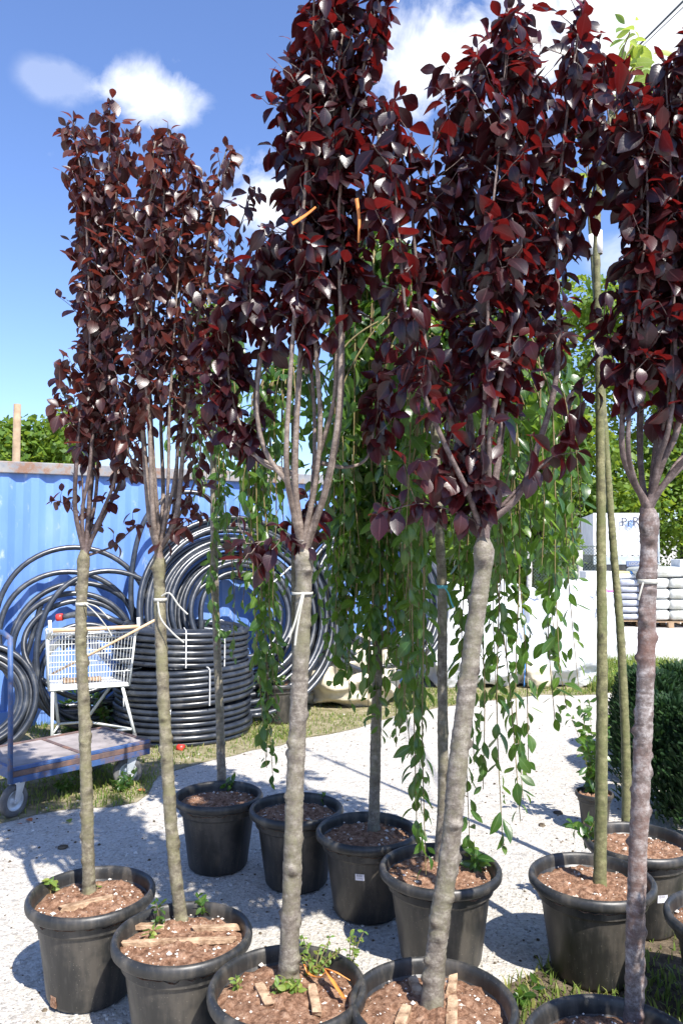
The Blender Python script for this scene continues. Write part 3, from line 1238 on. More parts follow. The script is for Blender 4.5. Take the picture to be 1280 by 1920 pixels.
ST_C = [([(566, 1030), (556, 950), (553, 870), (561, 700), (576, 500), (592, 300), (602, 100), (606, -90)], .36, .0125, 1),
        ([(572, 1030), (592, 900), (600, 780), (592, 620), (611, 450), (622, 250), (640, 80), (652, -100)], .38, .010, 1),
        ([(580, 1012), (610, 920), (636, 780), (641, 600), (637, 420), (652, 250), (690, 100), (722, -60)], .45, .013, 1),
        ([(554, 922), (500, 850), (482, 760), (498, 630), (540, 540), (562, 420), (566, 230), (582, 40)], .33, .008, 1),
        ([(588, 880), (624, 760), (632, 650), (648, 540), (642, 420), (655, 200), (670, 20)], .42, .008, 1),
        ([(602, 868), (650, 876), (688, 858), (702, 800), (710, 740), (716, 680)], .5, .006, 1.5),
        ([(553, 890), (495, 870), (460, 820), (432, 730), (430, 640), (455, 560), (505, 470)], .25, .006, 1.3),
        ([(553, 890), (470, 850), (415, 800), (395, 725), (402, 640), (432, 575)], .3, .005, 1.2),
        ([(565, 1010), (520, 1012), (475, 1018), (435, 1022)], .15, .004, 1.0),
        ([(570, 1020), (580, 980), (586, 950)], .2, .003, 1.0),
        ([(640, 560), (690, 420), (705, 330), (728, 260), (738, 190)], .15, .006, 1),
        ([(575, 700), (570, 520), (545, 360), (540, 250), (520, 190)], .35, .005, .9),
        ([(500, 640), (470, 560), (480, 480), (520, 420)], .15, .004, 1.0)]
TREE_C = purple_tree('dark purple tree with the thick grey trunk, stems tied with orange strips', 'C', (541, 1830), [(548, 1620), (556, 1400), (566, 1200), (570, 1060), (570, 1035)],
                     .031, .0255, ST_C, .083, M['purple'], 13, 'bark_grey', extra=4, spur=.055, dens=.016, twigm='twig_pale', knots=20, spurlen=(.03, .14))
ST_D = [([(905, 1012), (893, 930), (860, 830), (816, 720), (790, 600), (776, 450), (764, 330), (726, 235)], .34, .012, 1),
        ([(905, 1005), (890, 900), (880, 760), (870, 600), (858, 400), (872, 230), (895, 90)], .3, .010, 1),
        ([(910, 1002), (925, 920), (941, 800), (966, 680), (990, 540), (1000, 400), (1002, 200), (985, 40)], .33, .013, 1),
        ([(915, 985), (970, 930), (1010, 830), (1040, 720), (1046, 600), (1042, 450), (1052, 300), (1075, 120), (1090, 10)], .4, .012, .95),
        ([(908, 1000), (905, 850), (915, 650), (920, 450), (940, 250), (955, 20)], .3, .009, 1),
        ([(912, 1000), (932, 850), (948, 640), (930, 440), (860, 310), (835, 180)], .3, .008, 1),
        ([(900, 960), (880, 920), (850, 890), (825, 860)], .1, .005, 2.4),
        ([(905, 950), (900, 900), (880, 860), (885, 830)], .1, .005, 2.2),
        ([(895, 985), (840, 955), (780, 945), (705, 965)], .3, .004, .8),
        ([(930, 960), (985, 900), (1040, 850), (1080, 800), (1090, 720)], .35, .005, .8),
        ([(1042, 520), (1100, 400), (1120, 300), (1110, 200), (1120, 100)], .2, .006, 1.1),
        ([(870, 600), (820, 480), (800, 360), (820, 240)], .2, .005, 1)]
TREE_D = purple_tree('dark purple tree on the leaning trunk, front row centre right', 'D', (808, 1885), [(822, 1740), (842, 1600), (862, 1400), (885, 1210), (903, 1080), (906, 1035)],
                     .031, .0265, ST_D, .083, M['purple'], 14, 'bark_grey', extra=5, spur=.055, dens=.016, knots=22, spurlen=(.03, .15))
ST_E = [([(1210, 955), (1180, 890), (1165, 830), (1172, 700), (1182, 560), (1202, 400), (1192, 250), (1172, 150)], .3, .010, 1),
        ([(1213, 950), (1200, 850), (1206, 680), (1216, 500), (1232, 300), (1242, 150)], .3, .009, 1),
        ([(1218, 952), (1240, 870), (1270, 800), (1282, 680), (1276, 500), (1272, 300), (1262, 110)], .32, .011, 1),
        ([(1222, 945), (1266, 880), (1302, 820), (1315, 600), (1306, 300), (1292, 60)], .3, .010, 1),
        ([(1215, 950), (1226, 850), (1241, 700), (1246, 500), (1256, 330)], .3, .008, 1),
        ([(1170, 760), (1150, 680), (1130, 600), (1110, 590)], .3, .004, .9),
        ([(1200, 420), (1160, 300), (1140, 220), (1130, 120)], .1, .005, 1),
        ([(1216, 950), (1290, 860), (1360, 760), (1370, 500), (1350, 250)], .3, .009, 1)]
TREE_E = purple_tree('purple tree with silvery trunk at the right edge of the front row', 'E', (1188, 1905), [(1190, 1740), (1197, 1560), (1207, 1330), (1213, 1130), (1216, 985), (1215, 960)],
                     .0265, .0245, ST_E, .083, M['purple'], 15, 'bark_silver', extra=5, spur=.055, dens=.016, knots=30, spurlen=(.03, .14))


def weeping_tree(label, pot, base_px, trunk_px, r0, r1, top_px, Rr, n, yend, strands, size, seed, bark_m, spread=(0, 6.283)):
    rootpot, c, zs = POTS[pot]
    b = on_plane(base_px[0], base_px[1], zs + .004)
    y0 = b.y
    root = thing('weeping_tree', b, label, 'tree', 'green weeping trees in the back row')
    path = spline([b - Vector((0, 0, .02))] + [W(x, y, y0) for x, y in trunk_px], .010)
    part('trunk', trunk_mesh(path, r0, r1, seed, 16, False, 20, knob=.16), M[bark_m], root, True)
    lv = Leaves()
    T = np.array(W(top_px[0], top_px[1], y0))
    todo = []
    for (xt, xe, ye, dep) in strands:
        todo.append((xt, xe, ye, dep))
    for i in range(n):
        th = rng.uniform(*spread)
        q = Rr * (.25 + .75 * math.sqrt(rng.random()))
        dep = q * math.sin(th)
        dx = q * math.cos(th) * FPX / (y0 + dep)
        todo.append((top_px[0] + dx * .9, top_px[0] + dx + rng.uniform(-20, 20), rng.uniform(*yend), dep))
    for (xt, xe, ye, dep) in todo:
        top = T + np.array([0, 0, rng.uniform(-.22, .02)])
        A = np.array(W(xt, top_px[1], y0 + dep))
        mid = (top + A) / 2 + np.array([0, 0, rng.uniform(.0, .10)])
        A[2] = top[2] - rng.uniform(.10, .30)
        E = np.array(W(xe, ye, y0 + dep + rng.uniform(-.03, .03)))
        if E[2] > A[2] - .1:
            E[2] = A[2] - .25
        m1 = A * .62 + E * .38 + rng.normal(0, .018, 3)
        m2 = A * .28 + E * .72 + rng.normal(0, .018, 3)
        P = spline([top, mid, A, m1, m2, E], .015)
        nn = len(P)
        st = max(1, nn // 36)
        ii = list(range(0, nn, st))
        if ii[-1] != nn - 1:
            ii.append(nn - 1)
        part('branch', MB().tube([P[i] for i in ii], [.0048 * (1 - .75 * i / nn) + .0006 for i in ii], 5, False), M['strand'], root, True)
        seg = np.linalg.norm(np.diff(P, axis=0), axis=1)
        cur, nxt = 0, rng.uniform(.02, .1)
        L = seg.sum()
        gap = rng.uniform(.021, .031)
        side = 1
        for i in range(nn - 1):
            cur += seg[i]
            if cur > nxt:
                nxt = cur + gap * rng.uniform(.5, 1.6)
                d = (P[i + 1] - P[i]) / (seg[i] + 1e-9)
                o = perp(d)
                hang = min(1.2, cur / L * 2.2)
                a = o * .75 + np.array([0, 0, -.45 - .35 * hang]) + rng.normal(0, .28, 3)
                nrm = o * .75 + np.array([0, -.15, .5]) + rng.normal(0, .4, 3)
                lv.put(P[i] + o * .012, a, nrm, size * rng.uniform(.6, 1.15) * (1 if cur < L * .96 else .7), int(rng.integers(4)))
    PENDING.append((root, lv, GL, M['green']))
    return root


weeping_tree('weeping green tree at far left of the back row, before the pipe coils', 'F', (416, 1472), [(412, 1330), (405, 1150), (401, 980), (400, 800), (398, 640)], .026, .017,
             (395, 590), .25, 20, (720, 960),
             [(420, 437, 1238, -.05), (405, 412, 1215, -.08), (395, 402, 1120, .05), (360, 352, 860, -.1), (345, 338, 790, 0), (440, 452, 1080, .05), (430, 425, 1010, .1), (372, 375, 930, .1)],
             .085, 21, 'bark_grey')
weeping_tree('weeping green tree hidden behind the thick trunk, one long strand to its pot', 'G', (556, 1500), [(555, 1300), (553, 1100), (552, 900), (552, 760)], .024, .018,
             (548, 680), .34, 14, (850, 1080),
             [(490, 512, 1468, -.12), (485, 500, 1420, -.16), (500, 488, 1330, -.1), (478, 470, 1260, -.1), (515, 525, 1260, -.2), (505, 500, 1180, .0), (470, 455, 1130, -.05), (530, 535, 1120, .1), (480, 490, 1230, .05), (600, 610, 1240, .05),
              (615, 602, 1180, -.05), (470, 500, 1440, -.2), (488, 522, 1360, -.14), (495, 508, 1300, -.06)],
             .088, 22, 'bark_grey')
weeping_tree('dense weeping green tree in the middle, above the barcode pot', 'H', (700, 1556), [(704, 1400), (707, 1250), (709, 1050), (711, 800), (712, 560)], .028, .018,
             (705, 470), .24, 40, (1000, 1290),
             [(640, 628, 1290, -.05), (655, 655, 1330, -.1), (690, 690, 1350, -.15), (735, 742, 1400, -.15), (750, 760, 1300, -.1), (670, 678, 1310, .05), (720, 722, 1330, .0), (700, 700, 1250, -.2),
              (650, 640, 1200, 0), (745, 735, 1260, .05), (665, 662, 1180, -.15), (715, 725, 1180, -.18), (680, 672, 1120, .1), (640, 640, 1050, .1), (760, 752, 1150, 0), (690, 712, 1390, -.1), (660, 636, 1250, .08)],
             .090, 23, 'bark_grey')
weeping_tree('widest weeping green tree with cyan twine, strands reaching the large pot', 'I', (824, 1610), [(830, 1480), (829, 1300), (828, 1100), (821, 960), (812, 760), (808, 600)], .0245, .019,
             (830, 610), .55, 26, (880, 1080),
             [(770, 798, 1640, -.30), (765, 782, 1590, -.26), (790, 790, 1520, -.2), (900, 975, 1540, -.12), (960, 980, 1500, -.05), (930, 942, 1590, -.25), (920, 905, 1480, -.15), (950, 990, 1440, .0),
              (890, 880, 1590, -.05), (900, 888, 1420, .05), (1010, 1040, 1360, .0), (1030, 1062, 1330, .08), (1040, 1085, 1300, .15), (1020, 1048, 1240, -.1), (880, 868, 1360, .1), (870, 880, 1300, .15),
              (780, 770, 1420, -.1), (760, 748, 1380, -.2), (800, 780, 1330, .1), (910, 930, 1320, .1), (930, 950, 1250, .2), (985, 1000, 1100, .1), (1010, 1030, 1090, .2), (1040, 1075, 1060, .05),
              (1050, 1088, 1000, .1), (960, 965, 1080, .15), (935, 940, 1120, .22), (1000, 1015, 1060, -.15), (1030, 1052, 1080, .25), (970, 985, 1040, .3), (1045, 1080, 1090, .2), (1020, 1040, 1010, .3),
              (850, 862, 1180, .2), (780, 775, 1230, .1), (795, 800, 1270, -.12), (870, 850, 1150, .25), (900, 905, 1160, .2), (1060, 1090, 940, .1), (1000, 1005, 980, .1)],
             .090, 24, 'bark_grey', )


# two straight grown young trees at the right
def tall_tree(label, pot, base_px, trunk_px, r0, r1, seed, leaves_px):
    rootpot, c, zs = POTS[pot]
    b = on_plane(base_px[0], base_px[1], zs + .004)
    y0 = b.y
    root = thing('young_tree', b, label, 'tree', 'tall young trees at the right')
    path = spline([b - Vector((0, 0, .02))] + [W(x, y, y0) for x, y in trunk_px], .012)
    part('trunk', trunk_mesh(path, r0, r1, seed, 24, False, 20, knob=.16), M['bark_green'], root, True)
    lv = Leaves()
    end = np.array(path[-1])
    for (x, y, k, sz) in leaves_px:
        p = np.array(W(x, y, y0 + rng.uniform(-.1, .1)))
        part('branch', MB().tube(spline([end - np.array([0, 0, .12]), (end + p) / 2 + np.array([0, 0, .03]), p], .03), .003, 5, False), M['strand'], root, True)
        for j in range(k):
            o = perp(np.array([0, 0, 1.0]))
            leaf_on(lv, p + rng.normal(0, .035, 3), np.array([0, 0, 1.0]), o, sz * rng.uniform(.6, 1.1), .5, 4)
    PENDING.append((root, lv, GL, M['bright_green']))
    return root, y0


TJ, yJ = tall_tree('tall straight young tree with olive green bark, yellow green leaves at its tip', 'J', (1123, 1658), [(1126, 1500), (1128, 1250), (1126, 1000), (1124, 760), (1119, 400), (1150, 180)],
                   .0255, .012, 31, [(1185, 85, 10, .13), (1165, 120, 7, .12), (1205, 125, 7, .12), (1120, 330, 5, .08), (1140, 200, 5, .08), (1180, 60, 5, .07), (1175, 150, 6, .1)])
TK, yK = tall_tree('tall thin young tree leaning left behind the olive barked trunk', 'K', (1174, 1540), [(1172, 1400), (1163, 1200), (1150, 1040), (1138, 880), (1122, 640), (1107, 430), (1104, 330)],
                   .0235, .012, 32, [(1100, 300, 6, .08), (1115, 480, 4, .06), (1085, 250, 5, .08), (1110, 350, 4, .07)])


# leafy shrub in the small pot and sprouts in the soil
def sprout(label, pos, stems, h, size, mat, cat='plant', name='weed', group='small weeds in the pots', lean=.4, gap=.02):
    root = thing(name, pos, label, cat, group)
    lv = Leaves()
    p0 = np.array(pos)
    for s in range(stems):
        az = rng.uniform(0, 6.283)
        ln = h * rng.uniform(.6, 1.1)
        le = lean * rng.uniform(.3, 1.2)
        e = p0 + np.array([math.cos(az) * ln * le, math.sin(az) * ln * le, ln])
        mdd = (p0 + e) / 2 + np.array([0, 0, ln * .1])
        P = spline([p0 - np.array([0, 0, .012]), mdd, e], .01)
        part('stem', MB().tube(P, [.0022 * (1 - .5 * i / len(P)) for i in range(len(P))], 5, False), M['strand'], root, True)
        acc, nx = 0, gap
        for i in range(1, len(P)):
            acc += np.linalg.norm(P[i] - P[i - 1])
            if acc > nx:
                nx += gap * rng.uniform(.7, 1.4)
                d = P[i] - P[i - 1]
                d /= np.linalg.norm(d)
                for q in range(2):
                    leaf_on(lv, P[i], d, perp(d), size * rng.uniform(.6, 1.1), .1, 4, .25)
        leaf_on(lv, P[-1], np.array([0, 0, 1.]), perp(np.array([0, 0, 1.])), size * .8, 0, 4)
    PENDING.append((root, lv, GL, mat))
    return root


def soil_pt(px, py):
    return on_plane(px, py, PH - .042)


Mc = POTS['M'][1]
sprout('upright leafy green shrub growing in the small dark pot', (Mc.x, Mc.y, .21), 7, .52, .075, M['green'], 'shrub', 'leafy_shrub', None, .28, .035)
sprout('pale green seedling at the left side of the leftmost pot', soil_pt(95, 1672), 2, .05, .05, M['bright_green'], lean=.3)
sprout('tiny green seedling right of the leftmost trunk', soil_pt(183, 1668), 1, .02, .03, M['bright_green'])
sprout('upright green weed left of the second trunk', soil_pt(300, 1740), 2, .12, .032, M['green'], lean=.25, gap=.014)
sprout('low dark green weed behind the second trunk', soil_pt(385, 1712), 4, .05, .036, M['green'], lean=.9)
sprout('small flat leaf weed near the long stick', soil_pt(278, 1760), 2, .03, .04, M['bright_green'], lean=.8)
sprout('small weed left of the thick trunk', soil_pt(450, 1855), 3, .035, .025, M['bright_green'], lean=.7, gap=.012)
sprout('round leaved weed at the foot of the thick trunk', soil_pt(520, 1862), 3, .03, .034, M['bright_green'], lean=.9, gap=.012)
sprout('round leaved weed right of the thick trunk foot', soil_pt(560, 1862), 4, .035, .034, M['bright_green'], lean=1.0, gap=.012)
sprout('trailing weed tangled with the orange ribbon', soil_pt(590, 1828), 9, .10, .022, M['bright_green'], lean=1.2, gap=.015)
sprout('bright seedling leaning over the rim towards the next pot', soil_pt(655, 1822), 3, .11, .024, M['bright_green'], lean=.6, gap=.014)
sprout('small weed beyond the thick trunk', soil_pt(572, 1792), 3, .07, .022, M['bright_green'], lean=.5, gap=.014)
sprout('broad glossy leaves poking over the rim of the large mid pot', soil_pt(900, 1630), 3, .06, .085, M['green'], lean=1.0, gap=.03)
sprout('dry tuft of pale stalks in the large mid pot', soil_pt(880, 1608), 4, .05, .04, M['grass'], lean=1.0)
sprout('green shoot leaning out left of the olive trunk', on_plane(1098, 1580, PH - .04), 4, .09, .075, M['green'], lean=1.2, gap=.03)
sprout('small weed in the farthest left pot beside the trunk', soil_pt(432, 1478), 4, .05, .05, M['green'], lean=1.0, gap=.025)
sprout('tiny weed in the pot behind the thick trunk', soil_pt(606, 1505), 2, .05, .035, M['green'], lean=.5)
sprout('green clippings heaped in the dark pot by the pipe coils', POTS['N'][1] + Vector((0, 0, .36)), 9, .10, .06, M['green'], lean=1.0, gap=.03)
sprout('thin red stemmed shoot rising beside the silvery trunk', on_plane(1172, 1835, 0), 3, .30, .045, M['green'], lean=.12, gap=.06)
sprout('low broad leaf weed by the front right pot', on_plane(975, 1880, 0), 5, .07, .06, M['green'], lean=1.0, gap=.03, group='weeds on the ground')
sprout('weed cluster under the far end of the flat trolley', on_plane(230, 1485, 0), 12, .10, .06, M['green'], lean=.9, gap=.025, group='weeds on the ground')
sprout('weed cluster beneath the flat trolley middle', on_plane(120, 1485, 0), 10, .08, .05, M['green'], lean=1.0, gap=.025, group='weeds on the ground')
sprout('leafy weeds growing behind the shopping cart legs', on_plane(140, 1372, 0), 22, .36, .07, M['green'], lean=.55, gap=.04, group='weeds on the ground')
sprout('leafy weeds between shopping cart and stacked coils', on_plane(205, 1378, 0), 18, .34, .07, M['green'], lean=.5, gap=.04, group='weeds on the ground')
sprout('fern like green weeds at the edge of the concrete yard', on_plane(1178, 1300, 0), 24, .30, .07, M['bright_green'], lean=.6, gap=.03, group='weeds on the ground')

# ------------------------------------------------------------------ ties, tapes, sticks
def at(px, py, y):
    return W(px, py, y)


def band(name, P0, r, zc, h, mat, label, tails, group=None, wid=.0055, cat='tie'):
    """a ring round a trunk plus loose tails"""
    root = thing(name, (P0.x, P0.y, zc), label, cat, group)
    mb = MB()
    mb.lathe([(r, -h / 2), (r + .0018, -h / 2), (r + .0018, h / 2), (r, h / 2)], 20, (P0.x, P0.y, zc))
    part('loop', mb, mat, root, True)
    for t in tails:
        P = spline(t, .012)
        mb = MB()
        vs, fs = [], []
        for i, p in enumerate(P):
            d = P[min(i + 1, len(P) - 1)] - P[max(i - 1, 0)]
            s = np.cross(d / (np.linalg.norm(d) + 1e-9), np.array([0, 1.0, .2]))
            s = s / (np.linalg.norm(s) + 1e-9) * wid / 2
            for e in (-.0006, .0006):
                vs += [tuple(p - s + np.array([0, e, 0])), tuple(p + s + np.array([0, e, 0]))]
        for i in range(len(P) - 1):
            a = i * 4
            b = a + 4
            fs += [(a, a + 1, b + 1, b), (a + 2, b + 2, b + 3, a + 3), (a, b, b + 2, a + 2), (a + 1, a + 3, b + 3, b + 1)]
        mb.add(vs, fs)
        part('tail', mb, mat, root, True)
    return root


def tree_y(px, py):
    return on_plane(px, py, PH - .041).y


yA, yB, yC, yD, yE = tree_y(168, 1672), tree_y(340, 1722), tree_y(541, 1830), tree_y(808, 1885), tree_y(1188, 1905)
yI, yF = tree_y(824, 1610), tree_y(416, 1472)
p = at(154, 1132, yA)
band('plant_tie', p, .0235, p.z, .012, M['tie_clear'], 'clear plastic tie on the leftmost trunk, tails hanging right',
     [[at(158, 1130, yA - .03), at(180, 1150, yA - .05), at(200, 1175, yA - .05), at(210, 1192, yA - .05)], [at(158, 1130, yA - .03), at(182, 1138, yA - .05), at(205, 1160, yA - .04)]])
p = at(301, 1124, yB)
band('plant_tie', p, .0235, p.z, .012, M['tie_clear'], 'pale strap tie on the second trunk with long forked tails',
     [[at(303, 1118, yB - .03), at(318, 1112, yB - .05), at(335, 1135, yB - .05), at(352, 1152, yB - .05)], [at(296, 1128, yB - .03), at(302, 1160, yB - .05), at(325, 1188, yB - .05), at(345, 1205, yB - .05)]], wid=.0065)
p = at(567, 1112, yC)
band('plant_tie', p, .0335, p.z, .008, M['tie_clear'], 'pale ribbon tie hanging down the thick trunk',
     [[at(568, 1110, yC - .04), at(560, 1140, yC - .05), at(552, 1170, yC - .05), at(542, 1195, yC - .05)], [at(570, 1110, yC - .04), at(562, 1150, yC - .045), at(556, 1185, yC - .05), at(553, 1210, yC - .05)]], wid=.007)
p = at(828, 1100, yI)
band('twine_tie', p, .0245, p.z, .014, M['tie_cyan'], 'cyan twine bow tied round the trunk above the large mid pot',
     [[at(828, 1098, yI - .03), at(815, 1105, yI - .05), at(800, 1118, yI - .05), at(790, 1126, yI - .04)], [at(830, 1098, yI - .03), at(840, 1112, yI - .04), at(845, 1128, yI - .04), at(850, 1140, yI - .04)]], wid=.007)
yG = tree_y(556, 1500)
p = at(553, 1113, yG)
band('twine_tie', p, .0225, p.z, .014, M['tie_blue'], 'thin blue twine round the slim trunk beside the thick one', [])
p = at(1213, 1090, yE)
band('plant_tie', p, .0275, p.z, .014, M['tie_clear'], 'pale band round the silvery trunk at the right', [[at(1205, 1092, yE - .03), at(1200, 1110, yE - .035), at(1196, 1125, yE - .03)]])
p = at(1121, 455, yJ)
band('grafting_tape', p, .0155, p.z, .10, M['strap'], 'white grafting tape high on the tall young tree', [])
p = at(1109, 460, yK)
band('grafting_tape', p, .0165, p.z, .11, M['strap'], 'pale grafting tape on the left leaning young stem near sky', [])
# orange strips in the crown
for (a, b, c, lab) in [((548, 420), (575, 402), (592, 388), 'orange strip poking out left among dark purple leaves'),
                       ((668, 372), (673, 410), (672, 455), 'orange strip hanging straight down below the purple crown')]:
    mb = MB()
    pa, pb, pc = [np.array(at(*q, yC - .24)) for q in (a, b, c)]
    P = spline([pa, pb, pc], .01)
    w = .012
    vs, fs = [], []
    for i, q in enumerate(P):
        d = P[min(i + 1, len(P) - 1)] - P[max(i - 1, 0)]
        s = np.cross(d / np.linalg.norm(d), np.array([.25, 1.0, 0]))
        s = s / np.linalg.norm(s) * w / 2 * (1 - .5 * i / len(P))
        for e in (-.0008, .0008):
            vs += [tuple(q - s + np.array([0, e, 0])), tuple(q + s + np.array([0, e, 0]))]
    for i in range(len(P) - 1):
        u = i * 4
        v = u + 4
        fs += [(u, u + 1, v + 1, v), (u + 2, v + 2, v + 3, u + 3), (u, v, v + 2, u + 2), (u + 1, u + 3, v + 3, v + 1)]
    mb.add(vs, fs)
    solo('tie_strip', mb, M['orange_tape'], lab, 'tie strip', pb, 'orange tie strips', True)
# orange ribbon on the soil of the thick trunk's pot
zr = PH - .025
root = thing('ribbon', on_plane(600, 1835, zr), 'orange plastic ribbon curling over the soil beside the thick trunk', 'ribbon')
for pts in [[(570, 1808, .02), (580, 1826, .0), (600, 1832, .01), (612, 1818, .03)], [(612, 1818, .03), (625, 1842, .02), (645, 1872, .005)], [(612, 1816, .03), (632, 1824, .045), (656, 1838, .03)]]:
    P = spline([on_plane(x, y, zr + dz) for x, y, dz in pts], .008)
    mb = MB()
    vs, fs = [], []
    for i, q in enumerate(P):
        d = P[min(i + 1, len(P) - 1)] - P[max(i - 1, 0)]
        s = np.cross(d / np.linalg.norm(d), np.array([.2, .4, 1.0]))
        s = s / np.linalg.norm(s) * .009
        for e in (-.0008, .0008):
            vs += [tuple(q - s + np.array([0, 0, e])), tuple(q + s + np.array([0, 0, e]))]
    for i in range(len(P) - 1):
        u = i * 4
        v = u + 4
        fs += [(u, u + 1, v + 1, v), (u + 2, v + 2, v + 3, u + 3), (u, v, v + 2, u + 2), (u + 1, u + 3, v + 3, v + 1)]
    mb.add(vs, fs)
    part('strip', mb, M['orange_tape'], root, True)


def slat(a, b, w, t, label, z=PH - .037, tilt=0.0, group='wood pieces on the soil'):
    A, B = on_plane(*a, z), on_plane(*b, z)
    B.z += tilt
    d = (B - A)
    L = d.length
    X = d.normalized()
    Y = Vector((0, 0, 1)).cross(X).normalized()
    Z = X.cross(Y)
    Mr = Matrix((X, Y, Z)).transposed()
    mb = MB()
    n = 6
    vs, fs = [], []
    rs = np.random.default_rng(int(a[0] * 7 + a[1]))
    for i in range(n + 1):
        u = (i / n - .5) * L
        ww = w * (1 + rs.uniform(-.05, .05)) * (.82 if i == 0 else 1)
        tt = t * (1 + rs.uniform(-.12, .12))
        sk = rs.uniform(-.0008, .0008)
        if i in (0, n):
            u += rs.uniform(-.004, .004)
        for (yy, zz) in ((-.5, -.5), (.5, -.5), (.5, .5), (-.5, .5)):
            uu = u + (rs.uniform(-.012, .012) if i in (0, n) else 0)
            vs.append(Mr @ Vector((uu, yy * ww + sk, zz * tt)) + (A + B) / 2)
    for i in range(n):
        for k in range(4):
            l = (k + 1) % 4
            fs.append((i * 4 + k, i * 4 + l, (i + 1) * 4 + l, (i + 1) * 4 + k))
    fs += [(3, 2, 1, 0), tuple(n * 4 + k for k in range(4))]
    mb.add(vs, fs)
    return solo('wood_slat', mb, M['wood'], label, 'wood piece', (A + B) / 2, group, bevel=.0015)


slat((112, 1706), (212, 1684), .030, .022, 'pale split wood piece along the front of the leftmost pot')
slat((230, 1770), (438, 1762), .022, .018, 'long pale stick lying across the second pot')
slat((242, 1737), (308, 1736), .024, .016, 'short wood piece behind the stick, left of the second trunk')
slat((362, 1741), (448, 1738), .024, .016, 'short wood piece behind the stick, right of the second trunk')
slat((483, 1842), (505, 1882), .030, .014, 'short reddish wood piece left of the thick trunk', tilt=-.005)
slat((584, 1848), (594, 1900), .028, .016, 'short wood piece right of the thick trunk')
slat((772, 1835), (786, 1862), .030, .016, 'wood piece behind left of the leaning trunk', tilt=-.008)
slat((762, 1890), (748, 1925), .032, .016, 'wood piece in front left of the leaning trunk')
slat((850, 1830), (845, 1862), .028, .016, 'wood piece behind right of the leaning trunk')
slat((848, 1870), (846, 1925), .032, .016, 'wood piece in front right of the leaning trunk')

# dead leaves on the ground
for (x, y, s, lab) in [(60, 1540, .07, 'orange brown dead leaf on gravel at the left'), (32, 1545, .04, 'small dead leaf near the trolley wheel'),
                       (272, 1484, .08, 'dead leaf on gravel beside the rear trolley wheel'), (300, 1765, .03, 'tiny dead leaf near second pot'),
                       (132, 1542, .07, 'pale green fallen leaf on gravel at the left')]:
    arr = leaf_arrays(.6, .3, .8, .3)
    mb = MB()
    c = on_plane(x, y, .008)
    a = rng.uniform(0, 6.28)
    vs = [(c.x + s * (v[0] * math.cos(a) - v[1] * math.sin(a)), c.y + s * (v[0] * math.sin(a) + v[1] * math.cos(a)), c.z + s * (v[2] * .6 + .25 * v[1])) for v in arr[0]]
    mb.add(vs, arr[1])
    solo('fallen_leaf', mb, M['grass'] if 'green' in lab else M['dead_leaf'], lab, 'leaf', c, 'fallen leaves', True)
for (x, y, s, lab) in [(118, 1590, .03, 'small dark clod on the gravel, left foreground'), (815, 1535, .02, 'small stone on sunlit gravel'), (1045, 1525, .03, 'dark stone in the shade left of the small pot'),
                       (1015, 1548, .025, 'second dark stone in the shade')]:
    c = on_plane(x, y, 0)
    mb = MB()
    vs, fs = [], []
    for i in range(6):
        th = math.pi * i / 5
        for k in range(8):
            q = s * (1 + .5 * noise.noise(Vector((i * .7 + x, k * .8, 1))))
            vs.append((c.x + q * math.sin(th) * math.cos(k * .785), c.y + q * math.sin(th) * math.sin(k * .785), c.z + .35 * q * math.cos(th) + s * .15))
    for i in range(5):
        for k in range(8):
            fs.append((i * 8 + k, i * 8 + (k + 1) % 8, (i + 1) * 8 + (k + 1) % 8, (i + 1) * 8 + k))
    mb.add(vs, fs)
    solo('stone', mb, M['dirt'] if 'dark' in lab else M['stone'], lab, 'stone', c, 'single stones')

# ------------------------------------------------------------------ blue shipping container
CU = Vector((.910, .414, 0)).normalized()
CN = Vector((CU.y, -CU.x, 0))                 # faces the camera
CR = Vector((.80, 9.30, 0))
CL = CR - CU * 6.06
CH = 2.59


def cpt(s, d, z):
    return CL + CU * s - CN * d + Vector((0, 0, z))


root = thing('shipping_container', (CL.x, CL.y, 0), 'long blue corrugated shipping container with pipe coils leaning on it', 'container')
mb = MB()
prof = []
s = .16
per = .278
while s < 5.90:
    for ds, d in ((0, .0), (.072, .0), (.140, .036), (.210, .036)):
        prof.append((s + ds, d + .03))
    s += per
vs, fs = [], []
for (s, d) in prof:
    vs += [cpt(s, d, .16), cpt(s, d, CH - .12)]
for i in range(len(prof) - 1):
    a = i * 2
    fs.append((a, a + 2, a + 3, a + 1))
mb.add(vs, fs)
part('side_wall', mb, M['container'], root)
Mc3 = Matrix((CU, -CN, Vector((0, 0, 1)))).transposed()
part('top_rail', MB().box(cpt(3.03, .03, CH - .065), (5.74, .07, .115), Mc3), M['rail'], root, bevel=.008)
part('bottom_rail', MB().box(cpt(3.03, .04, .08), (5.74, .08, .16), Mc3), M['container'], root, bevel=.006)
for s in (.08, 5.98):
    part('corner_post', MB().box(cpt(s, .08, CH / 2), (.156, .16, CH - .24), Mc3), M['container'], root, bevel=.01)
    for z in (CH - .06, .06):
        cc = MB()
        cc.box(cpt(s, .08, z), (.17, .17, .12), Mc3)
        co = part('corner_casting', cc, M['rust_orange'] if s > 3 else M['rail'], root, bevel=.012)
        part('slot', MB().lathe([(0, 0), (.03, 0)], 12, (0, 0, 0)).__class__().box(cpt(s, -.006, z), (.06, .004, .075), Mc3), M['dark'], co)
part('roof', MB().box(cpt(3.03, 1.22, CH - .03), (6.0, 2.30, .03), Mc3), M['rail'], root)
part('end_wall', MB().box(cpt(6.02, 1.22, CH / 2), (.05, 2.26, CH - .2), Mc3), M['container'], root)
part('end_wall', MB().box(cpt(.04, 1.22, CH / 2), (.05, 2.26, CH - .2), Mc3), M['container'], root)
part('back_wall', MB().box(cpt(3.03, 2.40, CH / 2), (5.9, .05, CH - .2), Mc3), M['container'], root)

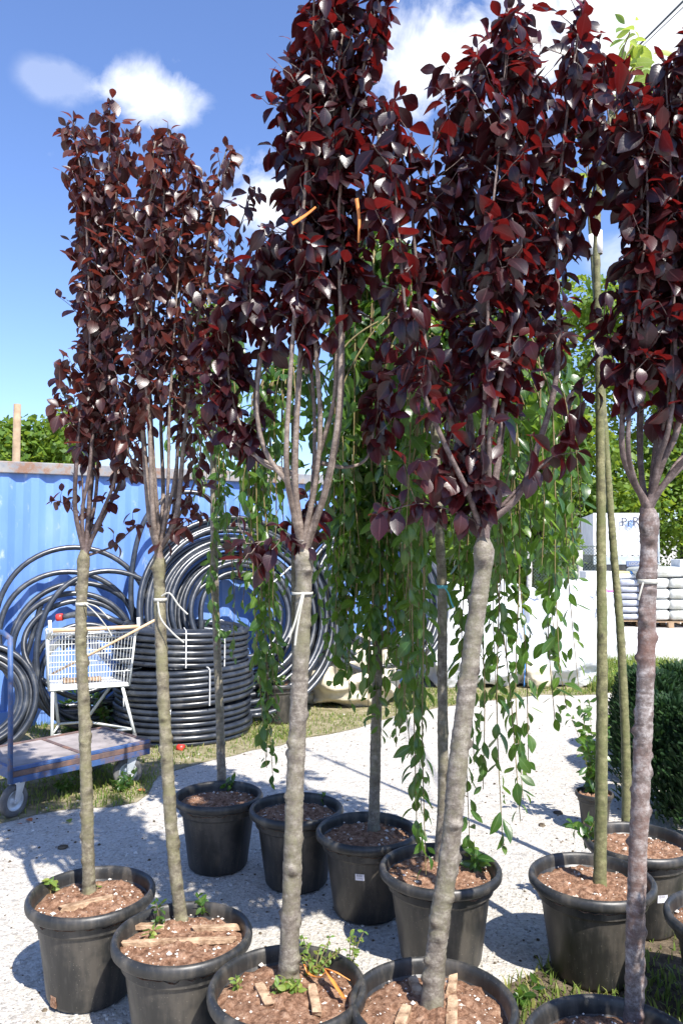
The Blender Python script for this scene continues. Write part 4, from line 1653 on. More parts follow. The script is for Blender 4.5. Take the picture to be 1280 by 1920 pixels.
# ------------------------------------------------------------------ pipe coils
PR = .027


def ring_pts(c, ax_u, ax_v, ax_n, radii, offs, n=64, jit=.012, seed=0, a0=0):
    rs = np.random.default_rng(seed)
    pts = []
    for k, (r, o) in enumerate(zip(radii, offs)):
        ph = rs.uniform(0, 6.28)
        ea, eb = rs.uniform(-jit, jit, 2)
        r2 = radii[k + 1] if k + 1 < len(radii) else r
        o2 = offs[k + 1] if k + 1 < len(offs) else o
        for i in range(n):
            t = i / n
            s = t * t * (3 - 2 * t) if t > .0 else 0
            w = max(0, (t - .75) / .25)
            w = w * w * (3 - 2 * w)
            rr = r + (r2 - r) * w + jit * .6 * math.sin(2 * math.pi * t * 2 + ph)
            oo = o + (o2 - o) * w
            a = a0 + 2 * math.pi * t
            pts.append(c + ax_u * (rr * math.cos(a) + ea) + ax_v * (rr * math.sin(a) + eb) + ax_n * oo)
    return pts


def leaning(px, py, y, radii, seed, label, lean=.14, jit=.02, thick=.26, pr=PR, straps=2, name='pipe_coil', dirs=None):
    c = W(px, py, y)
    u = CU
    n = (CN + Vector((0, 0, .18 + lean))).normalized()
    v = n.cross(u).normalized()
    if v.z < 0:
        v = -v
    rs = np.random.default_rng(seed)
    offs = [rs.uniform(-thick / 2, thick / 2) for _ in radii]
    pts = ring_pts(c, u, v, n, radii, offs, 64, jit, seed, rs.uniform(0, 6))
    lo = min(p.z for p in pts)
    for q in pts:
        if q.z < pr:
            q.z = pr
    root = thing(name, (c.x, c.y, 0), label, 'pipe coil', 'black pipe coils')
    part('pipe', MB().tube(pts, pr, 8), M['pipe'], root, True)
    for k in range(straps):
        a = rs.uniform(.2, 2.9)
        r1, r2 = min(radii) - pr * 1.1, max(radii) + pr * 1.2
        m = MB()
        d = u * math.cos(a) + v * math.sin(a)
        t = -u * math.sin(a) + v * math.cos(a)
        loop = [c + d * r1 - n * (thick / 2 + pr), c + d * r2 - n * (thick / 2 + pr), c + d * r2 + n * (thick / 2 + pr), c + d * r1 + n * (thick / 2 + pr)]
        m.tube(loop, .006, 4, closed=True)
        part('strap', m, M['strap'], root)
    return root


leaning(445, 1152, 7.92, [1.02, .99, .96, .93, .90, .88, .85, .82, .78, .75, .71, .68, .64, .60, .56, .53, .50, .47, .43, .62, .80, .95], 41,
        'largest black pipe coil leaning upright behind the stacked coils', straps=1, thick=.34)
leaning(700, 1125, 8.72, [.90, .87, .85, .82, .80, .76, .73, .70, .66, .62, .58, .55, .50], 42, 'black pipe coil leaning on the container behind the hanging green strands', thick=.24, straps=1)
leaning(-42, 1312, 6.55, [.47, .44, .41, .38, .35, .32, .46, .42, .36], 43, 'black pipe coil at the left edge behind the trolley', thick=.10, straps=1, jit=.006)
# loose coil by the shopping cart: each loop sits a little differently
cpx = [(142, 1160, .70), (128, 1195, .64), (150, 1210, .61), (140, 1222, .56), (150, 1232, .54), (205, 1190, .62), (160, 1265, .47), (165, 1272, .43), (170, 1270, .38)]
root = thing('pipe_coil', (W(140, 1170, 7.35).x, 7.35, 0), 'loose black pipe loops with a red end cap on the blue wall', 'pipe coil', 'black pipe coils')
n_ = (CN + Vector((0, 0, .25))).normalized()
v_ = n_.cross(CU).normalized()
v_ = v_ if v_.z > 0 else -v_
pts = []
a_prev = None
for k, (x, y, r) in enumerate(cpx):
    c = W(x, y, 7.36 + .05 * (k % 3) - .02 * k)
    nx = cpx[min(k + 1, len(cpx) - 1)]
    c2 = W(nx[0], nx[1], 7.36 + .05 * ((k + 1) % 3) - .02 * (k + 1))
    for i in range(60):
        t = i / 60
        w = max(0, (t - .6) / .4)
        w = w * w * (3 - 2 * w)
        if k == len(cpx) - 1 and t > .62:
            break
        a = -math.pi / 2 + 2 * math.pi * t
        q = c.lerp(c2, w) + CU * (r + (nx[2] - r) * w) * math.cos(a) + v_ * (r + (nx[2] - r) * w) * math.sin(a)
        q.z = max(q.z, PR)
        pts.append(q)
part('pipe', MB().tube(pts, PR, 8), M['pipe'], root, True)
endp = spline([W(175, 1150, 7.1), W(150, 1150, 7.08), W(118, 1157, 7.05)], .03)
part('pipe_end', MB().tube([W(230, 1170, 7.12), W(200, 1156, 7.11)] + [Vector(q) for q in endp], PR * .95, 8), M['pipe'], root, True)
d = (W(110, 1157, 7.05) - W(118, 1157, 7.05)).normalized()
part('end_cap', MB().tube([W(118, 1157, 7.05), W(107, 1158, 7.05)], PR * 1.22, 12), M['red_cap'], root, True)
# a loose pipe bending up from the big coil
part_pts = spline([W(252, 1175, 7.55), W(246, 1120, 7.55), W(249, 1060, 7.6), W(262, 1000, 7.66), (W(285, 955, 7.74)), W(330, 925, 7.85), W(385, 930, 7.95), W(430, 980, 8.0)], .05)
mbp = MB().tube(part_pts, PR, 8)
r_ = solo('loose_pipe', mbp, M['pipe'], 'single black pipe bending upward between the loose loops and the big coil', 'pipe', W(246, 1120, 7.55), None, True)
part_pts2 = spline([W(78, 1130, 7.3), W(62, 1190, 7.25), W(45, 1250, 7.15), W(38, 1330, 7.05)], .05)
solo('loose_pipe', MB().tube(part_pts2, PR, 8), M['pipe'], 'straight run of black pipe slanting down the blue wall left of the cart', 'pipe', W(62, 1190, 7.25), None, True)

# the three coils lying flat in a stack
SC = on_plane(342, 1372, 0)
SC.y += .02
zb = 0.0
labs = ['bottom black pipe coil of the flat stack, lying on grass', 'middle black pipe coil of the flat stack', 'top black pipe coil of the flat stack with white straps']
cfg = [(6, .62, .00, .00, 0.0), (6, .625, .02, -.01, .035), (6, .60, -.02, .01, -.04)]
zc = PR
for q, (lay, rad, ox, oy, tl) in enumerate(cfg):
    c = Vector((SC.x + ox, SC.y + oy, zc))
    u = Vector((1, 0, tl)).normalized()
    n = Vector((-tl, 0, 1)).normalized()
    v = n.cross(u)
    radii, offs = [], []
    nr = 3 if q < 2 else 5
    rs = np.random.default_rng(60 + q)
    for l in range(lay):
        rr = [rad - j * PR * 2.05 + rs.uniform(-.016, .016) for j in range(nr)]
        if l % 2:
            rr.reverse()
        for x_ in rr:
            radii.append(x_)
            offs.append(l * PR * 2.0)
    pts = ring_pts(c, u, v, n, radii, offs, 56, .006, 70 + q, 2.0)
    root = thing('pipe_coil', (c.x, c.y, max(0, zc - PR)), labs[q], 'pipe coil', 'black pipe coils')
    part('pipe', MB().tube(pts, PR, 7), M['pipe'], root, True)
    for a in ([R(272)], [R(228), R(300)], [R(318), R(285), R(60)])[q]:
        d = Vector((math.cos(a), math.sin(a), 0))
        h = (lay - 1) * PR * 2
        tt = Vector((0, 0, tl * rad * math.cos(a)))
        m = MB()
        rin = rad - nr * PR * 2.05 + PR * .9
        m.tube([c + tt + d * (rad + PR * 1.35) + Vector((0, 0, -PR * .6)), c + tt + d * (rad + PR * 1.45) + Vector((0, 0, h * .5)), c + tt + d * (rad + PR * 1.3) + Vector((0, 0, h + PR * .8)),
                c + tt + d * (rad) + Vector((0, 0, h + PR * 1.35)), c + tt + d * rin + Vector((0, 0, h + PR * 1.3))], .0055, 6)
        part('strap', m, M['strap'], root)
    zc += lay * PR * 2.0 + (.012 if q < 1 else .02)
m = MB().tube([SC + Vector((.10, -.68, .02)), SC + Vector((.15, -.70, .02))], .03, 10)
solo('red_stopper', m, M['red_cap'], 'small orange red stopper in the grass before the stacked coils', 'stopper', SC + Vector((.12, -.69, 0)), None, True)

# ------------------------------------------------------------------ flat trolley
FL_ = on_plane(22, 1447, .30)
FR_ = on_plane(283, 1392, .30)
TU = (FR_ - FL_)
TL = TU.length
TU.normalize()
TV = Vector((-TU.y, TU.x, 0))
TW_, TH = .66, .30
root = thing('platform_trolley', (FL_.x, FL_.y, 0), 'blue framed flat platform trolley with scuffed deck and grey castor wheels', 'trolley')
MT = Matrix((TU, TV, Vector((0, 0, 1)))).transposed()


def tp(a, b, z):
    return Vector((FL_.x, FL_.y, 0)) + TU * a + TV * b + Vector((0, 0, z))


part('deck_board', MB().box(tp(TL * .25, TW_ / 2, TH), (TL * .47, TW_ - .06, .018), MT), M['deck'], root)
part('deck_board', MB().box(tp(TL * .74, TW_ / 2, TH), (TL * .47, TW_ - .06, .018), MT), M['deck'], root)
part('cross_bar', MB().box(tp(TL * .495, TW_ / 2, TH + .007), (.03, TW_ - .07, .018), MT), M['brown_steel'], root, bevel=.003)
part('frame_rail', MB().box(tp(TL / 2, .015, TH + .008), (TL, .03, .022), MT), M['blue_steel'], root, bevel=.003)
part('frame_rail', MB().box(tp(TL / 2, .012, TH - .022), (TL - .004, .028, .036), MT), M['brown_steel'], root, bevel=.003)
part('frame_rail', MB().box(tp(TL / 2, .014, TH - .062), (TL - .01, .03, .042), MT), M['blue_steel'], root, bevel=.003)
part('frame_rail', MB().box(tp(TL / 2, TW_ - .015, TH - .02), (TL, .03, .075), MT), M['brown_steel'], root, bevel=.003)
part('frame_rail', MB().box(tp(.015, TW_ / 2, TH - .02), (.03, TW_ - .062, .075), MT), M['blue_steel'], root, bevel=.003)
part('frame_rail', MB().box(tp(TL - .015, TW_ / 2, TH - .02), (.03, TW_ - .062, .075), MT), M['brown_steel'], root, bevel=.003)
part('post', MB().tube([tp(-.012, -.012, TH - .07), tp(-.018, -.01, .75), tp(-.03, -.01, 1.16)], .017, 10), M['blue_steel'], root, True)
part('post', MB().tube([tp(-.012, TW_ + .012, TH - .07), tp(-.02, TW_, .75), tp(-.03, TW_, 1.16)], .017, 10), M['blue_steel'], root, True)
part('push_handle', MB().tube([tp(-.03, -.01, 1.15), tp(-.03, .1, 1.18), tp(-.03, TW_ - .1, 1.18), tp(-.03, TW_, 1.15)], .017, 10), M['blue_steel'], root, True)
for (a, b, yaw) in ((.06, .04, 65), (TL - .12, .06, 30), (.08, TW_ - .08, 20), (TL - .12, TW_ - .08, 40)):
    r = .105
    cc = tp(a, b, r)
    yw = R(yaw)
    f = Vector((math.cos(yw), math.sin(yw), 0))     # wheel rolls along f
    ax = Vector((-f.y, f.x, 0))
    cc = cc - f * .03
    wroot = bpy.data.objects.new('castor_wheel', None)
    wroot.location = cc - root.location
    COL.objects.link(wroot)
    wroot.parent = root

    def wheel_lathe(prof, mat, nm, sm=True):
        mbx = MB()
        vs, fs = [], []
        sg = 32
        for (rr, o) in prof:
            for k in range(sg):
                t = 2 * math.pi * k / sg
                vs.append(cc + f * rr * math.cos(t) + Vector((0, 0, rr * math.sin(t))) + ax * o)
        for i in range(len(prof) - 1):
            for k in range(sg):
                l = (k + 1) % sg
                fs.append((i * sg + k, i * sg + l, (i + 1) * sg + l, (i + 1) * sg + k))
        mbx.add(vs, fs)
        part(nm, mbx, mat, wroot, sm)

    wheel_lathe([(.066, -.018), (.075, -.022), (.095, -.021), (.103, -.014), (.105, 0), (.103, .014), (.095, .021), (.075, .022), (.066, .018)], M['tyre'], 'tyre')
    wheel_lathe([(.0, -.014), (.018, -.016), (.022, -.008), (.05, -.006), (.058, -.016), (.067, -.018), (.067, .018), (.058, .016), (.05, .006), (.022, .008), (.018, .016), (0, .014)], M['galv'], 'rim')
    mbx = MB()
    top = cc + f * .03 + Vector((0, 0, TH - .085 - r))
    for sgn in (-1, 1):
        o = ax * .030 * sgn
        q = [cc + o + f * -.018 + Vector((0, 0, -.012)), cc + o + f * .02 + Vector((0, 0, -.012)), top + o + f * .035, top + o - f * .035]
        e = ax * .002
        vs = [x - e for x in q] + [x + e for x in q]
        mbx.add(vs, [(3, 2, 1, 0), (4, 5, 6, 7), (0, 1, 5, 4), (1, 2, 6, 5), (2, 3, 7, 6), (3, 0, 4, 7)])
    mbx.box(top + Vector((0, 0, .004)), (.09, .075, .008), Matrix((f, ax, Vector((0, 0, 1)))).transposed())
    mbx.tube([cc - ax * .036, cc + ax * .036], .009, 8)
    part('fork', mbx, M['galv'], wroot)

# ------------------------------------------------------------------ shopping cart
SB = W(92, 1297, 6.55)
SBR = W(232, 1290, 6.78)
XU = Vector((SBR.x - SB.x, SBR.y - SB.y, 0)).normalized()
YV = Vector((-XU.y, XU.x, 0))
root = thing('shopping_cart', (SB.x, SB.y, 0), 'pale wire shopping cart with a tan handle before the blue container', 'shopping cart')


def sp_(a, b, z):
    return Vector((SB.x, SB.y, 0)) + XU * a + YV * b + Vector((0, 0, z))


W0, W1, D0, Z0, Z1 = .66, .72, .42, .53, 1.0
bm_ = MB()
thick, thin = .007, .0024


def corner(a, b, t):
    """point on the flared basket: a,b in 0..1, t height 0..1"""
    return sp_(-.02 * t + a * (W0 + (W1 - W0) * t), -.0 * t + b * (D0 + .06 * t) - (.05 * (1 - b) * t), Z0 + (Z1 - Z0) * t)


for t, w in ((0, .009), (1, .009), (.92, .005), (.5, .006), (.7, .005), (.28, .005)):
    bm_.tube([corner(0, 0, t), corner(1, 0, t), corner(1, 1, t), corner(0, 1, t)], w * .8, 6, closed=True)
for i in range(27):
    a = i / 26
    for b in (0, 1):
        bm_.tube([corner(a, b, 0), corner(a, b, 1)], thin, 4, False)
for i in range(15):
    b = i / 14
    for a in (0, 1):
        bm_.tube([corner(a, b, 0), corner(a, b, 1)], thin, 4, False)
for (a, b) in ((0, 0), (1, 0), (1, 1), (0, 1)):
    bm_.tube([corner(a, b, 0), corner(a, b, 1)], .010, 6)
part('wire_basket', bm_, M['cart_wire'], root, True)
fl = MB().box((corner(0, 0, .01) + corner(1, 1, .01)) / 2 + Vector((0, 0, .01)), (W0 - .02, D0 - .02, .012), Matrix((XU, YV, Vector((0, 0, 1)))).transposed())
part('basket_floor', fl, M['white_plastic'], root)
part('handle', MB().tube([sp_(.02, -.10, 1.04), sp_(.35, -.11, 1.045), sp_(.72, -.10, 1.05)], .017, 10), M['cart_handle'], root, True)
for a in (.0, .72):
    part('handle_bracket', MB().tube([sp_(a - .005, -.10, 1.13), sp_(a, -.10, 1.04), corner(1 if a else 0, 0, .95)], .015, 8), M['cart_wire'], root, True)
for (a, b, e, eb) in ((.03, .02, .03, -.06), (.60, .02, .70, -.06), (.05, .36, .10, .40), (.58, .36, .30, .42)):
    part('leg', MB().tube([sp_(a, b, Z0), sp_(e, eb, .13)], .014, 8), M['cart_wire'], root, True)
    part('wheel', MB().tube([sp_(e, eb, .065) - XU * .015, sp_(e, eb, .065) + XU * .015], .065, 18), M['tyre'], root, True)
part('lower_rail', MB().tube([sp_(.03, -.05, .16), sp_(.68, -.05, .16), sp_(.34, .40, .16), sp_(.10, .40, .16)], .012, 8, closed=True), M['cart_wire'], root, True)
solo('broom_stick', MB().tube([W(97, 1264, 6.72), W(180, 1222, 6.62), W(292, 1162, 6.5)], .011, 8), M['cart_handle'], 'thin wooden stick lying slantwise through the shopping cart', 'stick', W(97, 1264, 6.72), None, True)
solo('wood_slat', MB().box(sp_(.28, .2, Z0 + .045), (.32, .08, .03), Matrix((XU, YV, Vector((0, 0, 1)))).transposed()), M['wood'], 'pale plank lying on the shopping cart floor', 'wood piece', sp_(.28, .2, Z0 + .03), None, bevel=.003)


# ------------------------------------------------------------------ lumpy things: tarp, big bags, sacks
def lump(c, size, e1, e2, seed, rough, freq, nu=28, nv=44, rot=0.0, ridged=True, sag=0.0):
    """superellipsoid with folds; c is the bottom centre"""
    vs, fs = [], []

    def pw(x, e):
        return math.copysign(abs(x) ** e, x)
    for i in range(nu + 1):
        ph = -math.pi / 2 + math.pi * i / nu
        for k in range(nv):
            th = 2 * math.pi * k / nv
            x = pw(math.cos(ph), e1) * pw(math.cos(th), e2)
            y = pw(math.cos(ph), e1) * pw(math.sin(th), e2)
            z = pw(math.sin(ph), e1)
            p = Vector((x, y, z))
            q = p * freq + Vector((seed * 5.3, seed * 1.7, 0))
            f = noise.fractal(q, .9, 2.0, 5)
            if ridged:
                f = .55 - abs(noise.noise(q * .8)) * 1.6 + .35 * f
            s = 1 + rough * f
            px = x * size[0] / 2 * s
            py = y * size[1] / 2 * s
            pz = (z * (1 + rough * .7 * f) + 1) * size[2] / 2
            if sag:
                pz -= sag * size[2] * max(0, z) * (.5 + noise.noise(Vector((x * 2 + seed, y * 2, 0))))
            pz = max(pz, 0.0)
            vs.append((c[0] + px * math.cos(rot) - py * math.sin(rot), c[1] + px * math.sin(rot) + py * math.cos(rot), c[2] + pz))
    for i in range(nu):
        for k in range(nv):
            l = (k + 1) % nv
            fs.append((i * nv + k, i * nv + l, (i + 1) * nv + l, (i + 1) * nv + k))
    mb = MB()
    mb.add(vs, fs)
    return mb


c = on_plane(655, 1330, 0)
solo('tarp_heap', lump((c.x, c.y + .35, 0), (1.05, .8, .72), .8, .8, 3, .30, 1.9, 60, 90), M['tarp'], 'crumpled beige tarpaulin heaped on the grass behind hanging strands', 'tarpaulin', c, None, True)
c = on_plane(592, 1322, 0)
solo('tarp_roll', lump((c.x, c.y + .1, 0), (.34, .22, .16), .8, .8, 6, .25, 2.2, 30, 50, .3), M['tarp'], 'small rolled end of beige tarpaulin left of the heap', 'tarpaulin', c, None, True)

for (x, y, w, d, h, seed, rot, lab, nm) in [(880, 1293, 1.25, 1.1, 1.35, 21, .12, 'bulky white woven bag standing behind the leaning trunk', 'bulk_bag'),
                                            (1035, 1292, 1.0, 1.0, 1.28, 22, -.1, 'bulky white woven bag right of the first, slumped top', 'bulk_bag'),
                                            (1085, 1250, .9, .9, 1.25, 23, .2, 'white plastic wrapped bundle behind the bulky white bags', 'bulk_bag')]:
    c = on_plane(x, y, 0)
    c.y += d / 2
    c.x += (x - 640) / FPX * d / 2
    root = thing(nm, c, lab, 'bulk bag', 'white bulk bags')
    part('bag', lump(c, (w, d, h), .42, .35, seed, .17, 2.3, 70, 110, rot, True, .22), M['bigbag'], root, True)
    if nm == 'bulk_bag' and seed < 23:
        for sx in (-1, 1):
            q = Vector((c.x + sx * w * .42, c.y - d * .40, h * .86))
            part('lifting_loop', MB().tube(spline([q, q + Vector((sx * .02, -.05, .10)), q + Vector((-sx * .08, -.06, .13)), q + Vector((-sx * .14, -.02, .0))], .02), .014, 6), M['bigbag'], root, True)
        part('corner_seam', MB().tube(spline([Vector((c.x + w * .47, c.y - d * .46, .03)), Vector((c.x + w * .485, c.y - d * .48, h * .4)), Vector((c.x + w * .46, c.y - d * .45, h * .8))], .05), .009, 6), M['tie_blue'], root, True)
c = on_plane(1005, 1288, 0)
solo('sack', lump((c.x, c.y - .10, 0), (.34, .22, .34), .8, .8, 31, .2, 2.0, 30, 44, .2), M['tarp'], 'small greyish sack leaning at the foot of the white bags', 'sack', c, None, True)


def pallet_stack(px, py, w, d, layers, lh, mat, side, lab_p, lab_s, grp, seed):
    c = on_plane(px, py, 0)
    c.y += d / 2
    pr = thing('pallet', c, lab_p, 'pallet', 'wooden pallets in the yard')
    for i in range(5):
        part('board', MB().box((c.x, c.y - d / 2 + .06 + i * (d - .12) / 4, .133), (w, .10, .02)), M['pallet'], pr)
    for i in range(3):
        for j in range(3):
            part('block', MB().box((c.x - w / 2 + .06 + i * (w - .12) / 2, c.y - d / 2 + .06 + j * (d - .12) / 2, .072), (.12, .10, .098)), M['pallet'], pr)
    for i in range(3):
        part('skid', MB().box((c.x - w / 2 + .06 + i * (w - .12) / 2, c.y, .012), (.11, d, .02)), M['pallet'], pr)
    z = .146
    for l in range(layers):
        for i in range(2):
            cx = c.x + (i - .5) * w * .5
            o = lump((cx, c.y, z), (w * .52, d, lh * 1.12), .5, .3, seed + l * 3 + i, .05, 1.8, 12, 28)
            lay = 'bottom' if l == 0 else ('topmost' if l == layers - 1 else ('second', 'third', 'fourth', 'fifth')[l - 1])
            solo('sack', o, mat, lab_s % (('left', 'right')[i], lay + (' layer' if l in (0, layers - 1) else ' layer from below')), 'sack', (cx, c.y, z), grp, True)
        z += lh
    return c, z


c1, z1 = pallet_stack(1163, 1176, 1.0, 1.0, 6, .150, M['film'], 0, 'wooden pallet under the grey sacks at the yard edge', '%s grey wrapped sack, %s, stack left of the silvery trunk', 'sacks on the left pallet', 300)
c2, z2 = pallet_stack(1258, 1178, 1.15, 1.0, 4, .235, M['film_light'], 0, 'wooden pallet under the pale sacks at the right edge', '%s pale wrapped sack, %s, stack at the right edge', 'sacks on the right pallet', 400)
solo('sack', lump((c2.x - .1, c2.y, z2), (1.15, 1.0, .26), .7, .5, 77, .12, 2.2, 24, 40), M['film_light'], 'loose crumpled clear film bundle on top of the pale sacks', 'sack', (c2.x, c2.y, z2), None, True)
q = W(1278, 1072, c2.y)
solo('carton', MB().box((q.x + .1, c2.y, q.z + .11), (.5, .5, .34)), M['white_plastic'], 'white carton on the crumpled film at the right edge', 'carton', (q.x + .1, c2.y, q.z - .05), None, bevel=.015)
cb = W(1118, 1108, c1.y - .5)
root = thing('carton', (cb.x, cb.y, cb.z), 'white carton with a pink lower edge between the two thin trunks', 'carton')
part('box', MB().box((cb.x, cb.y, cb.z + .24), (.62, .45, .40)), M['white_plastic'], root, bevel=.01)
part('pink_band', MB().box((cb.x, cb.y, cb.z + .02), (.63, .46, .045)), M['pink'], root)
solo('carton_stack', MB().box((cb.x + .02, cb.y + .05, cb.z / 2), (.75, .55, cb.z - .01)), M['film'], 'grey wrapped block carrying the pink edged carton', 'wrapped block', (cb.x, cb.y, 0), None, bevel=.05)
solo('sack', lump((c1.x + .12, c1.y - .1, z1), (.8, .6, .14), .7, .5, 55, .1, 2, 18, 30), M['white_plastic'], 'flat white sack on top of the grey sacks', 'sack', (c1.x, c1.y, z1), None, True)
solo('film_roll', lump((c1.x + .05, c1.y - .22, z1 + .12), (.55, .22, .07), .8, .7, 56, .1, 2, 14, 24), M['yellow'], 'crumpled yellow plastic film on the flat white sack', 'film', (c1.x, c1.y - .2, z1 + .12), None, True)
solo('film_roll', lump((c1.x + .40, c1.y - .24, z1 + .12), (.18, .2, .08), .8, .7, 57, .1, 2, 14, 24), M['tie_blue'], 'small blue plastic scrap beside the yellow film', 'film', (c1.x + .4, c1.y - .2, z1 + .12), None, True)

# ------------------------------------------------------------------ lorry
TY = 31.0
t0 = W(1112, 1040, TY)
t1 = W(1234, 1040, TY)
rw = t1.x - t0.x
ztop = W(1180, 962, TY).z
zbot = W(1180, 1042, TY).z
LU = Vector((.985, -.17, 0)).normalized()
LU = Vector((1, 0, 0))
LV = Vector((.20, 1, 0)).normalized()
root = thing('lorry', (t0.x, TY, 0), 'white box lorry with printed dirty tarpaulin parked beyond the pallets', 'lorry')


def lp(a, b, z):
    return Vector((t0.x, TY, 0)) + LU * a + LV * b + Vector((0, 0, z))


LD = 6.0
def prism(a0, a1, b0, b1, z0, z1, drop=0):
    mbx = MB()
    vs = [lp(a, b, z) for z in (z0, z1) for b in (b0, b1) for a in (a0, a1)]
    mbx.add(vs, [(0, 2, 3, 1), (4, 5, 7, 6), (0, 1, 5, 4), (2, 6, 7, 3), (0, 4, 6, 2), (1, 3, 7, 5)])
    return mbx


# tarpaulin rear with a wavy lower hem
vs, fs = [], []
n = 40
for i in range(n + 1):
    a = rw * i / n
    for j in range(9):
        t = j / 8
        zz = zbot + (ztop - zbot) * t + (.04 * math.sin(i * 1.9) + .04 * noise.noise(Vector((i * .5, 0, 0)))) * (1 - t) ** 3
        b = -.03 - .03 * noise.noise(Vector((a * 2.5, t * 1.5, 4))) - .05 * (1 - t) ** 4 * math.sin(i * 1.3)
        vs.append(lp(a, b, zz))
for i in range(n):
    for j in range(8):
        fs.append((i * 9 + j, (i + 1) * 9 + j, (i + 1) * 9 + j + 1, i * 9 + j + 1))
mbx = MB()
mbx.add(vs, fs)
part('rear_tarpaulin', mbx, M['truck_white'], root, True)
part('box_body', prism(.0, rw, .05, LD, zbot + .02, ztop - .01), M['truck_white'], root, bevel=.03)
part('corner_frame', prism(rw - .05, rw + .02, -.10, -.075, zbot - .25, ztop), M['truck_grey'], root)
part('tailboard', prism(-.02, rw + .02, -.06, .02, zbot - .36, zbot - .02), M['truck_grey'], root, bevel=.02)
part('side_rail', prism(rw, rw + .04, .0, LD, zbot - .30, zbot), M['truck_grey'], root)
part('chassis', prism(.3, rw - .3, .1, LD + 1.5, .55, zbot - .38), M['dark'], root)
part('underrun_bar', prism(.1, rw - .1, -.02, .06, .45, .62), M['dark'], root)
part('light_panel', prism(.05, rw - .05, -.04, .05, zbot - .62, zbot - .38), M['dark'], root)
part('cab', prism(.1, rw - .05, LD + .1, LD + 1.9, .7, ztop - .5), M['truck_white'], root, bevel=.12)
for b in (.9, 4.8):
    for a in (.25, rw - .15):
        part('wheel', MB().tube([lp(a - .13, b, .5), lp(a + .13, b, .5)], .5, 24), M['tyre'], root, True)
    part('mudguard', MB().tube([lp(rw - .02, b - .62, .75), lp(rw - .02, b - .45, 1.05), lp(rw - .02, b, 1.18), lp(rw - .02, b + .45, 1.05), lp(rw - .02, b + .62, .75)], .07, 8), M['truck_grey'], root, True)


def lettering(text, size, pos, mat, parent, xdir, nrm, name='lettering'):
    cu = bpy.data.curves.new(name, 'FONT')
    cu.body = text
    cu.size = size
    cu.extrude = .003
    cu.materials.append(mat)
    tmp = bpy.data.objects.new(name, cu)
    me = bpy.data.meshes.new_from_object(tmp)
    bpy.data.objects.remove(tmp)
    o = bpy.data.objects.new(name, me)
    COL.objects.link(o)
    o.parent = parent
    X = xdir.normalized()
    Z = nrm.normalized()
    Yv = Z.cross(X)
    q = pos - absloc(parent)
    o.matrix_basis = Matrix.Translation(q) @ Matrix((X, Yv, Z)).transposed().to_4x4()
    return o


def lz(py):
    return W(1180, py, TY).z


def la(px):
    return W(px, 1000, TY).x - t0.x


RN = Vector((0, -1, 0))
lettering('w .', .26, lp(la(1150), -.14, lz(987)), M['ink_grey'], root, LU, RN)
lettering('Pr', .50, lp(la(1162), -.14, lz(986.5)), M['ink'], root, LU, RN)
lettering('Ro', .50, lp(la(1183.5), -.14, lz(985.5)), M['ink'], root, LU, RN)
mbx = MB()
for i in range(26):
    a = i * 2.4
    r = .17 * math.sqrt(i / 26)
    q = lp(la(1180) + r * math.cos(a), -.13, lz(982) + r * math.sin(a))
    mbx.box(q, (.045, .006, .045))
part('dotted_emblem', mbx, M['ink_blue'], root)
for (x0, x1, y, h) in [(1153, 1168, 993, .05), (1174, 1188, 992, .05), (1191, 1203, 991, .05), (1152, 1167, 999, .05), (1176, 1203, 997, .05), (1186, 1203, 1006, .05), (1192, 1203, 1009, .06), (1156, 1180, 1016, .05)]:
    mbx = MB()
    xx = la(x0)
    while xx < la(x1):
        wv = rng.uniform(.03, .09)
        mbx.box(lp(xx, -.13, lz(y)), (wv * .8, .006, h * rng.uniform(.6, 1)))
        xx += wv + .02
    part('printed_line', mbx, M['ink_grey'], root)
part('number_plate', prism(la(1172), la(1204), -.09, -.065, lz(1062), lz(1052)), M['plate'], root)
lettering('LOCATELO', .16, lp(la(1176.5), -.11, lz(1059.5)), M['ink_grey'], root, LU, RN)
SN = Vector((LV.y, -LV.x, 0))
lettering('Fritz', .62, lp(rw + .03, 1.7, lz(981)), M['ink_grey'], root, LV, SN)
for z_, b0, b1 in ((989, .8, 5.2), (995, 1.0, 5.4), (1005, 2.0, 4.0), (1014, 1.0, 4.5), (1030, .8, 5.0)):
    mbx = MB()
    bb = b0
    while bb < b1:
        wv = rng.uniform(.1, .35)
        q = lp(rw + .025, bb, lz(z_))
        mbx.box(q, (wv, .006, .06), Matrix((LV, -SN, Vector((0, 0, 1)))).transposed())
        bb += wv + .1
    part('printed_line', mbx, M['ink_grey'], root)
part('red_mark', MB().box(lp(rw + .03, 2.6, lz(1012)), (.32, .006, .2), Matrix((LV, -SN, Vector((0, 0, 1)))).transposed()), M['red_cap'], root)

# ------------------------------------------------------------------ chain link fence
fy = 21.0
f0, f1 = W(985, 1075, fy), W(1126, 1075, fy)
zt, zl = W(1080, 1024, fy).z, .0
root = thing('chain_link_fence', (f0.x, fy, 0), 'dark chain link fence before the shaded trees at right', 'fence')
mbx = MB()
Hf = zt
sp = .09
x = f0.x - Hf
while x < f1.x:
    a0, a1 = max(x, f0.x), min(x + Hf, f1.x)
    if a1 > a0:
        mbx.tube([(a0, fy, a0 - x), (a1, fy, a1 - x)], .006, 4, False)
        mbx.tube([(a0, fy + .008, Hf - (a0 - x)), (a1, fy + .008, Hf - (a1 - x))], .006, 4, False)
    x += sp
part('wire_mesh', mbx, M['fence_wire'], root)
for px_ in (992, 1086):
    q = W(px_, 1075, fy)
    part('post', MB().tube([(q.x - .06, fy - .08, 0), (q.x, fy - .08, W(px_, 1032, fy).z)], .07, 10), M['stone'], root, True)
part('top_wire', MB().tube([(f0.x, fy, Hf), (f1.x, fy, Hf)], .012, 6), M['fence_wire'], root)

